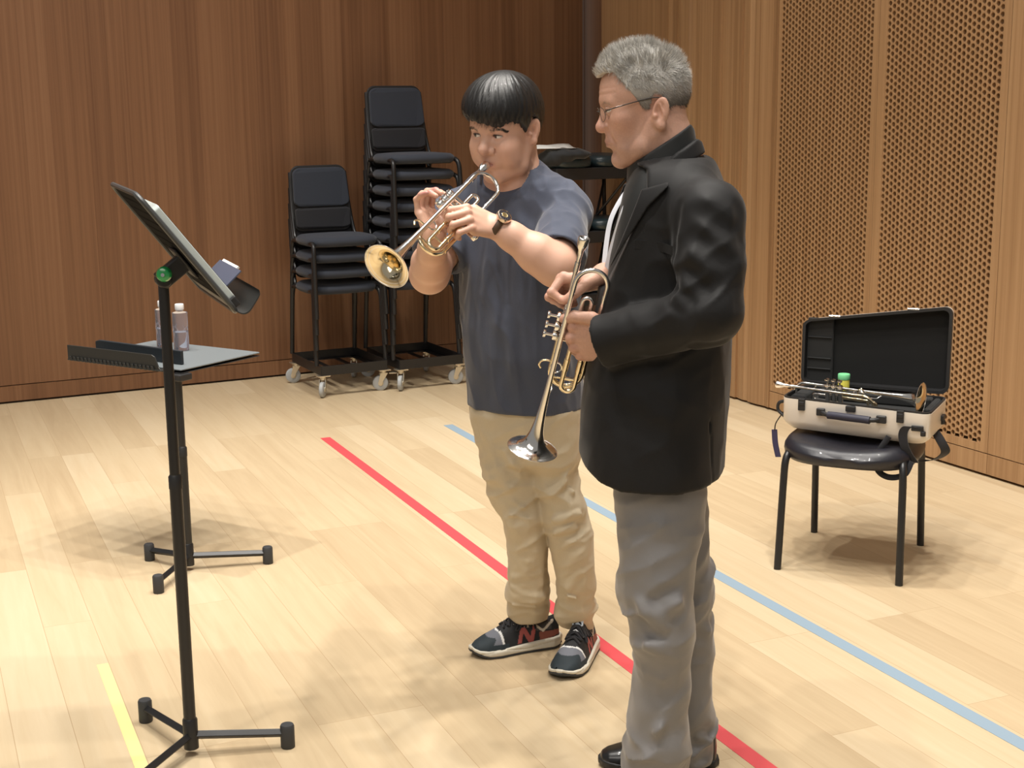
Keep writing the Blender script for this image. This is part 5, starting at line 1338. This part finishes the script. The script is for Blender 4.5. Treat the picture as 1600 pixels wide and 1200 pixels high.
fw = A3(OH.R[:, 0]); upv = A3(OH.R[:, 2])
fr = np.clip((L[:, 0]-.035)/.045, 0, 1)[:, None]
jit = np.stack([vnoise(L*55+k) for k in (3., 17., 29.)], 1)-.5
dr = nn*(.26+.40*top)*(1-.65*fr)+upv*.45*fr+jit*.8+(fw*.22+upv*.15)*top*(1-.6*fr)+(-upv*.8-fw*.35)*(1-top)+rng.normal(size=nn.shape).astype(f32)*.10
ln = (1-.35*fr[:, 0])*(.0060+.0120*top[:, 0])*rng.uniform(.7, 1.25, len(pp))
strands('hair_strands', pp-nn*.0006, dr, ln, .0008, HAIR_O, oh_, nn+.01, o_hcol(L, rng.normal(size=len(pp))), 2, .06, .0)
brow(o_person, OH, mat('grey_brow', (.38, .31, .25), .7), [(.086, .010, .019), (.083, .026, .0235), (.074, .042, .020)], 300)
# glasses
FRMM = mat('gunmetal_frame', (.10, .085, .075), .3, .8)
gl = []
m = MB()
for s_ in (1, -1):
    ring_ = [OH.w((.0985-.010*((abs(math.cos(q))*.0245*1.0+.033 if math.cos(q) > 0 else .033)/.06)**2*0-.006*max(math.cos(q), 0), s_*(.033+.0245*math.cos(q)), -.004+.0165*math.sin(q)*(1-.1*math.cos(q)))) for q in np.linspace(0, 2*np.pi, 40, endpoint=False)]
    m.tube(ring_, .0007, 8, closed=True)
m.tube(spl([OH.w((.099, .009, .002)), OH.w((.104, 0, .005)), OH.w((.099, -.009, .002))], 6), .0012, 8)
for s_ in (1, -1):
    m.tube(spl([OH.w((.0925, s_*.057, .0)), OH.w((.088, s_*.066, .004)), OH.w((.06, s_*.0735, .008)), OH.w((.01, s_*.0765, .012)), OH.w((-.026, s_*.0795, .012)), OH.w((-.045, s_*.079, .000)), OH.w((-.052, s_*.076, -.016))], 7), .0014, 8)
spec = m.obj('eyeglasses', FRMM, o_person, True)
LENS = mat('lens_glass', (1, 1, 1), .0, trans=1.0, ior=1.02)
for s_ in (1, -1):
    m = MB(); a = np.linspace(0, 2*np.pi, 32, endpoint=False)
    V = [OH.w((.0985-.006*max(math.cos(q), 0), s_*(.033+.024*math.cos(q)), -.004+.016*math.sin(q))) for q in a]; V2 = [v+OH.R[:, 0]*.0012 for v in V]
    m.add(V+V2, [tuple(range(31, -1, -1)), tuple(range(32, 64))]+[(i, (i+1) % 32, 32+(i+1) % 32, 32+i) for i in range(32)]); m.obj('lens', LENS, spec)
m = MB()
for s_ in (1, -1): m.tube(spl([OH.w((-.018, s_*.0795, .0125)), OH.w((-.045, s_*.0795, .000)), OH.w((-.053, s_*.0765, -.018))], 6), .0021, 8)

# ---- jacket
JKT = mat('black_suiting', (.0062, .0058, .006), .66, sheen=.10, bump=.15, bscale=900, spec=.32)
SHIRT = mat('black_shirt', (.008, .009, .009), .7, sheen=.12, bump=.1, bscale=700)
O_ROWS = [orow(242, 1000, 1108, .085), orow(265, 980, 1122, .130), orow(300, 964, 1134, .155), orow(350, 952, 1140, .165), orow(400, 943, 1144, .168), orow(450, 936, 1146, .170), orow(520, 926, 1145, .175), orow(600, 911, 1142, .190), orow(660, 904, 1139, .205), orow(720, 902, 1137, .218), orow(790, 906, 1136, .222)]
O_TOR = Loft(O_ROWS, O_ANG, 2.35, .02)
def xz(pts, Y): return [(p[0], p[2]) for p in (at(x, y, Y) for x, y in pts)]
YN = 2.95          # depth of the near flank
O_CUT = xz([(860, 200), (1006, 262), (1004, 300), (944, 446), (860, 446)], 3.10)
O_HEM = xz([(895, 150), (895, 690), (901, 716), (915, 740), (938, 757), (968, 766), (1060, 768), (1139, 762), (1300, 762), (1300, 150)], YN)
O_VENT = xz([(1110, 650), (1116, 770), (1127, 770)], YN)
def oc(x1, y1, x2, y2, Y, w, h): return (at(x1, y1, Y), at(x2, y2, Y), w, h)
O_CR = [oc(1062, 440, 1140, 500, 2.86, .014, .011), oc(1052, 458, 1110, 510, 2.86, .012, .010), oc(1058, 430, 1150, 470, 2.87, .016, .008), oc(1020, 490, 1070, 535, 2.90, .012, .010), oc(1000, 492, 1035, 530, 2.92, .012, .008), oc(1075, 545, 1140, 530, 2.87, .012, .007),
        oc(1062, 380, 1130, 440, 2.86, .020, .007), oc(1075, 330, 1150, 400, 2.86, .022, .006), oc(1090, 300, 1150, 350, 2.88, .018, .005), oc(960, 560, 1050, 540, 2.95, .014, .004)]
O_FD = [oc(940, 600, 1050, 650, 2.93, .03, .006), oc(960, 575, 1090, 640, 2.93, .02, .005), oc(1060, 320, 1052, 440, 2.92, .010, -.006)]
def o_sleeves(P):
    d = None
    for S_, E_, Wr, k in ((OSL, OEL, at(938, 534, 2.985), 0), (OSR, OER, OWR+(OER-OWR)*.22, 1)):
        a = chain(P, [S_, S_*.5+E_*.5, E_], [.077, .074, .068], .01); ax = (Wr-E_)/np.linalg.norm(Wr-E_)
        f_ = chain(P, [E_, E_*.5+Wr*.5, Wr+ax*.04], [.068, .0575, .060], .01); f_ = smx(f_, (P-A3(Wr))@A3(ax), .004)
        f_ = smx(f_, -cap(P, Wr-ax*.05, Wr+ax*.06, .040, .0505), .003)
        a = sm(a, f_, .02); d = a if d is None else np.minimum(d, a)
    return d
def o_jack_base(P):
    d = O_TOR(P)
    for S_ in (OSL, OSR): d = sm(d, cap(P, O_NB-np.array([0, 0, .055]), S_+np.array([0, 0, .006]), .060, .066), .05)
    d = sm(d, o_sleeves(P), .016)
    eb = P-A3(OEL+[0, 0, .02]); eb = np.exp(-(eb**2).sum(1)/.15**2)
    return d-crease(P, O_CR)-folds(P, O_FD)-eb*(.012*ridge(P@Y_DG, (9, 9, 22), 31.)-.004)-.004*ridge(P, (9, 9, 6), 1.)-.002*ridge(P, (18, 18, 14), 4.)+.003
def near_side(P): return (P-A3(O_NB))@A3(-O_L)          # negative on the camera side
def o_jacket(P):
    d = o_jack_base(P)
    d = smx(d, -poly2(P[:, 0], P[:, 2], O_CUT), .003)
    d = smx(d, poly2(P[:, 0], P[:, 2], O_HEM), .003)
    neck = cap(P, O_NB-np.array([0, 0, .10])+O_F*.02, OH.w((-.03, 0, -.02)), .078, .070); d = smx(d, -neck, .003)
    v = np.maximum(poly2(P[:, 0], P[:, 2], O_VENT), near_side(P)+.12); d = smx(d, -v, .002)
    inner = np.maximum(O_TOR(P, -.014, False), P[:, 2]-(O_HEM_Z+.05)); d = smx(d, -inner, .003)
    return d
O_HEM_Z = at(1060, 768, YN)[2]
lo, hi = near_box([OSL, OSR, OEL, OER, at(902, 770, 3.1), at(1140, 790, 3.1), at(1040, 770, 2.9), O_NB+[0, 0, .05], at(934, 534, 3.1)], .115)
jk = sdf_obj('jacket', o_jacket, lo, hi, .0046, JKT, o_person, 1, None, True)
O_LAP = xz([(1003, 296), (1043, 284), (1043, 290), (1012, 322), (978, 378), (948, 434), (944, 446), (962, 400)], 2.99)
O_COL = xz([(1044, 266), (1070, 256), (1106, 239), (1097, 214), (1062, 226), (1032, 250), (1010, 280), (1004, 296), (1043, 282)], 3.02)
def o_lapel(P):
    b = O_TOR(P)
    for S_ in (OSL, OSR): b = sm(b, cap(P, O_NB-np.array([0, 0, .055]), S_+np.array([0, 0, .006]), .060, .066), .05)
    return smx(smx(np.abs(b-.004)-.0035, poly2(P[:, 0], P[:, 2], O_LAP), .002), near_side(P)+.012, .002)
lo, hi = near_box([at(940, 450, 3.1), at(1050, 280, 2.9), at(940, 450, 2.85), at(1050, 280, 3.1)], .03)
sdf_obj('lapel', o_lapel, lo, hi, .0022, JKT, jk, 1)
def o_lapel2(P):
    b = O_TOR(P); Q = P.copy(); Q[:, 0] += .0
    return smx(smx(np.abs(b-.004)-.0035, poly2(P[:, 0]+.02, P[:, 2], O_LAP), .002), .03-near_side(P), .002)
sdf_obj('lapel', o_lapel2, at(930, 460, 3.1)+[0, -.1, -.05], at(1060, 270, 3.1)+[.05, .35, .05], .004, JKT, jk, 0)
def collar_ring(oa, ob, ra, rb, ia, ib, sa, sb, pts_top):
    top = xz(pts_top, 3.05)
    def f(P):
        d = smx(cap(P, oa, ob, ra, rb), -cap(P, ia, ib, sa, sb), .003)
        return smx(d, poly2(P[:, 0], P[:, 2], top), .003)
    return f
nA, nB = O_NB-np.array([0, 0, .10])+O_F*.015, OH.w((-.040, 0, -.02))
jc = collar_ring(O_NB-np.array([0, 0, .075]), nB, .112, .0695, nA, nB, .080, .066, [(985, 345), (1006, 296), (1030, 262), (1058, 238), (1093, 217), (1102, 222), (1107, 239), (1070, 257), (1046, 268), (1043, 290)])
lo, hi = near_box([at(985, 345, 3.1), at(1110, 200, 3.1)], .16)
sdf_obj('jacket_collar', jc, lo, hi, .0036, JKT, jk, 1)
# shirt with its collar
def o_shirt(P):
    d = O_TOR(P, -.017); d = sm(d, cap(P, O_NB-np.array([0, 0, .06]), O_NB+O_F*.02-np.array([0, 0, .02]), .075, .068), .02)
    top = poly2(P[:, 0], P[:, 2], O_STOP); d = smx(d, top, .004)
    zc = at(1000, 700, 3.1)[2]; d = smx(d, zc-P[:, 2], .004)
    d = smx(d, near_side(P)-.19, .01)
    return d-.003*ridge(P, (14, 14, 10), 6.)
O_STOP = xz([(880, 800), (880, 330), (975, 300), (984, 268), (1030, 236), (1100, 205), (1180, 260), (1180, 800)], 3.08)
lo, hi = near_box([at(905, 700, 3.1), at(1150, 700, 3.1), at(1050, 220, 3.1), at(1050, 500, 2.95), at(1050, 500, 3.33)], .06)
sh = sdf_obj('shirt', o_shirt, lo, hi, .006, SHIRT, o_person, 1)
sc_ = collar_ring(nA, nB, .092, .0675, nA, nB, .0665, .0625, [(960, 335), (972, 285), (985, 262), (1026, 232), (1084, 194), (1104, 215), (1066, 244), (1036, 262), (1016, 300), (995, 345)])
lo, hi = near_box([at(985, 330, 3.1), at(1100, 190, 3.1)], .13)
sdf_obj('shirt_collar', sc_, lo, hi, .0028, SHIRT, sh, 1)
# chest pocket welt, buttons on the cuff
m = MB(); pk = [at(964, 386, 2.935), at(990, 386, 2.925), at(1014, 388, 2.925), at(1034, 390, 2.93)]
def on_jacket(P, n=8, off=.0):
    P = np.array(P, f32)
    for _ in range(n): g = numgrad(o_jack_base, P, .004); P = P-g*(o_jack_base(P)-f32(off))[:, None]
    return P.astype(float)
pk = on_jacket(pk, 8, .0004); m.strip(spl(pk, 5), (0, 0, 1), .020, .0014, (0, -1, 0)); m.obj('pocket_welt', JKT, jk, bevel=.001)
# lanyard
LAN = mat('white_ribbon', (.72, .74, .80), .6)
m = MB()
m.strip(spl([at(1000, 262, 3.21), at(986, 288, 3.20), at(968, 315, 3.19), at(954, 345, 3.175), at(947, 385, 3.16), at(943, 430, 3.14), at(941, 462, 3.13)], 6), np.array([.55, -.83, 0]), .017, .0012, (.83, .55, 0))
ly = m.obj('lanyard', LAN, o_person, True, ang=60)
m = MB(); m.strip(spl([at(1004, 280, 3.09), at(990, 298, 3.065), at(975, 330, 3.055), at(962, 370, 3.08), at(951, 410, 3.10), at(943, 448, 3.12)], 6), np.array([.75, -.66, 0]), .017, .0012, (.66, .75, 0)); m.obj('lanyard_ribbon', LAN, ly, True, ang=60)

# ---- trousers and shoes
GRT = mat('grey_trousers', (.20, .192, .19), .55, sheen=.25, bump=.10, bscale=600, var=.05)
def lrow2(y, xl, xr, Yc, B): c = at((xl+xr)/2, y, Yc); return (c[2], c[0], c[1], (xr-xl)/2*Yc/FPX, B)
O_LN = Loft([lrow2(700, 960, 1100, 3.06, .080), lrow2(740, 953, 1106, 3.05, .092), lrow2(790, 957, 1106, 3.035, .098), lrow2(871, 965, 1090, 3.02, .095), lrow2(934, 970, 1082, 3.01, .090), lrow2(978, 977, 1084, 3.005, .088), lrow2(1012, 990, 1084, 3.005, .085), lrow2(1055, 988, 1082, 3.01, .085), lrow2(1103, 981, 1080, 3.01, .087), lrow2(1150, 978, 1076, 3.01, .088), lrow2(1200, 976, 1072, 3.01, .088)], 0, 2.2, .006)
O_LF = Loft([lrow2(700, 980, 1100, 3.20, .08), lrow2(780, 975, 1106, 3.21, .110), lrow2(910, 1000, 1111, 3.215, .095), lrow2(983, 1012, 1117, 3.22, .09), lrow2(1079, 1020, 1116, 3.225, .085), lrow2(1137, 1024, 1118, 3.225, .085), lrow2(1176, 1026, 1116, 3.225, .085)], 0, 2.2, .006)
O_TC = [oc(985, 800, 1060, 840, 2.91, .022, .006), oc(966, 930, 1046, 985, 2.91, .018, .009), oc(1020, 965, 1080, 930, 2.91, .018, .007), oc(985, 1000, 1040, 1015, 2.91, .014, .007), oc(992, 1100, 1046, 1066, 2.91, .016, .006), oc(988, 1165, 1046, 1132, 2.91, .016, .007),
        oc(1085, 1150, 1118, 1160, 3.14, .014, .007), oc(1080, 965, 1116, 992, 3.14, .016, .006)]
O_SEAM = [(at(1052, 770, 2.885), at(1046, 930, 2.89), .0035, .0022), (at(1046, 930, 2.89), at(1040, 1195, 2.905), .0035, .0022)]
def o_trou(P):
    d = sm(O_LN(P), O_LF(P), .02); z = P[:, 2]
    kn = np.exp(-((z-.50)/.14)**2)+np.exp(-((z-.12)/.10)**2)
    return d-crease(P, O_TC)-folds(P, O_SEAM)-(.004+.006*kn)*ridge(P, (9, 9, 12), 8.)-(.004+.010*kn)*ridge(P@Y_DG, (7, 7, 18), 23.)+.003-.002*ridge(P, (20, 20, 24), 13.)+.004
lo, hi = near_box([at(935, 690, 3.0), at(1125, 690, 3.2), at(975, 1205, 3.0), at(1118, 1190, 3.22)], .14)
sdf_obj('trousers', o_trou, lo, hi, .0046, GRT, o_person, 1, None, True)
LEA = mat('black_leather', (.012, .012, .013), .28, coat=.3)
def dress_shoe(heel, dirv, flip):
    dv = np.array([dirv[0], dirv[1], 0.]); dv /= np.linalg.norm(dv); Rm = np.stack([dv, np.array([-dv[1], dv[0], 0]), np.array([0, 0, 1.])], 1); O = np.array([heel[0], heel[1], 0.])
    X = np.array([0, .01, .04, .09, .15, .21, .25, .275, .29, .297]); Wd = np.array([.012, .027, .034, .033, .040, .046, .043, .034, .021, .006]); Hh = np.array([.075, .085, .088, .088, .082, .056, .044, .038, .030, .018])
    def upper(P):
        L = (P-A3(O))@Rm.astype(f32); w = np.interp(L[:, 0], X, Wd).astype(f32); h = np.interp(L[:, 0], X, Hh).astype(f32); y = L[:, 1]+flip*.008*np.clip((L[:, 0]-.12)/.16, 0, 1)**1.5; zz = np.maximum(L[:, 2]-.02, 0)
        d = ((np.abs(y/(w*(1-.35*np.clip(zz/.08, 0, 1))))**2.5+np.abs(zz/(h-.014))**2.6)**f32(.39)-1)*np.minimum(w, h)*.8
        d = smx(smx(smx(d, -L[:, 0]+.003, .01), L[:, 0]-.295, .01), .010-L[:, 2], .003); return d-.0012*(np.abs(L[:, 0]-.205) < .002)
    up = sdf_obj('dress_shoe', upper, O-[.34, .34, .02], O+[.34, .34, .13], .003, LEA, o_person, 1)
    def sole(P):
        L = (P-A3(O))@Rm.astype(f32); w = np.interp(L[:, 0], X, Wd).astype(f32)+.004; y = L[:, 1]+flip*.008*np.clip((L[:, 0]-.12)/.16, 0, 1)**1.5
        sp_ = np.where(L[:, 0] < .08, 0, .006)+.008*np.clip((L[:, 0]-.23)/.06, 0, 1)**2
        return smx(smx((np.abs(y)-w)*.8, np.maximum(L[:, 2]-.019-.006*np.clip((L[:, 0]-.23)/.06, 0, 1), sp_*.5+.001-L[:, 2]), .003), np.abs(L[:, 0]-.148)-.151, .003)
    sdf_obj('sole', sole, O-[.34, .34, .02], O+[.34, .34, .08], .003, BLKP, up, 0)
dress_shoe(fl(1121, 1192), (-1, .02), -1)
dress_shoe(fl(1072, 1236), (-.96, -.28), 1)
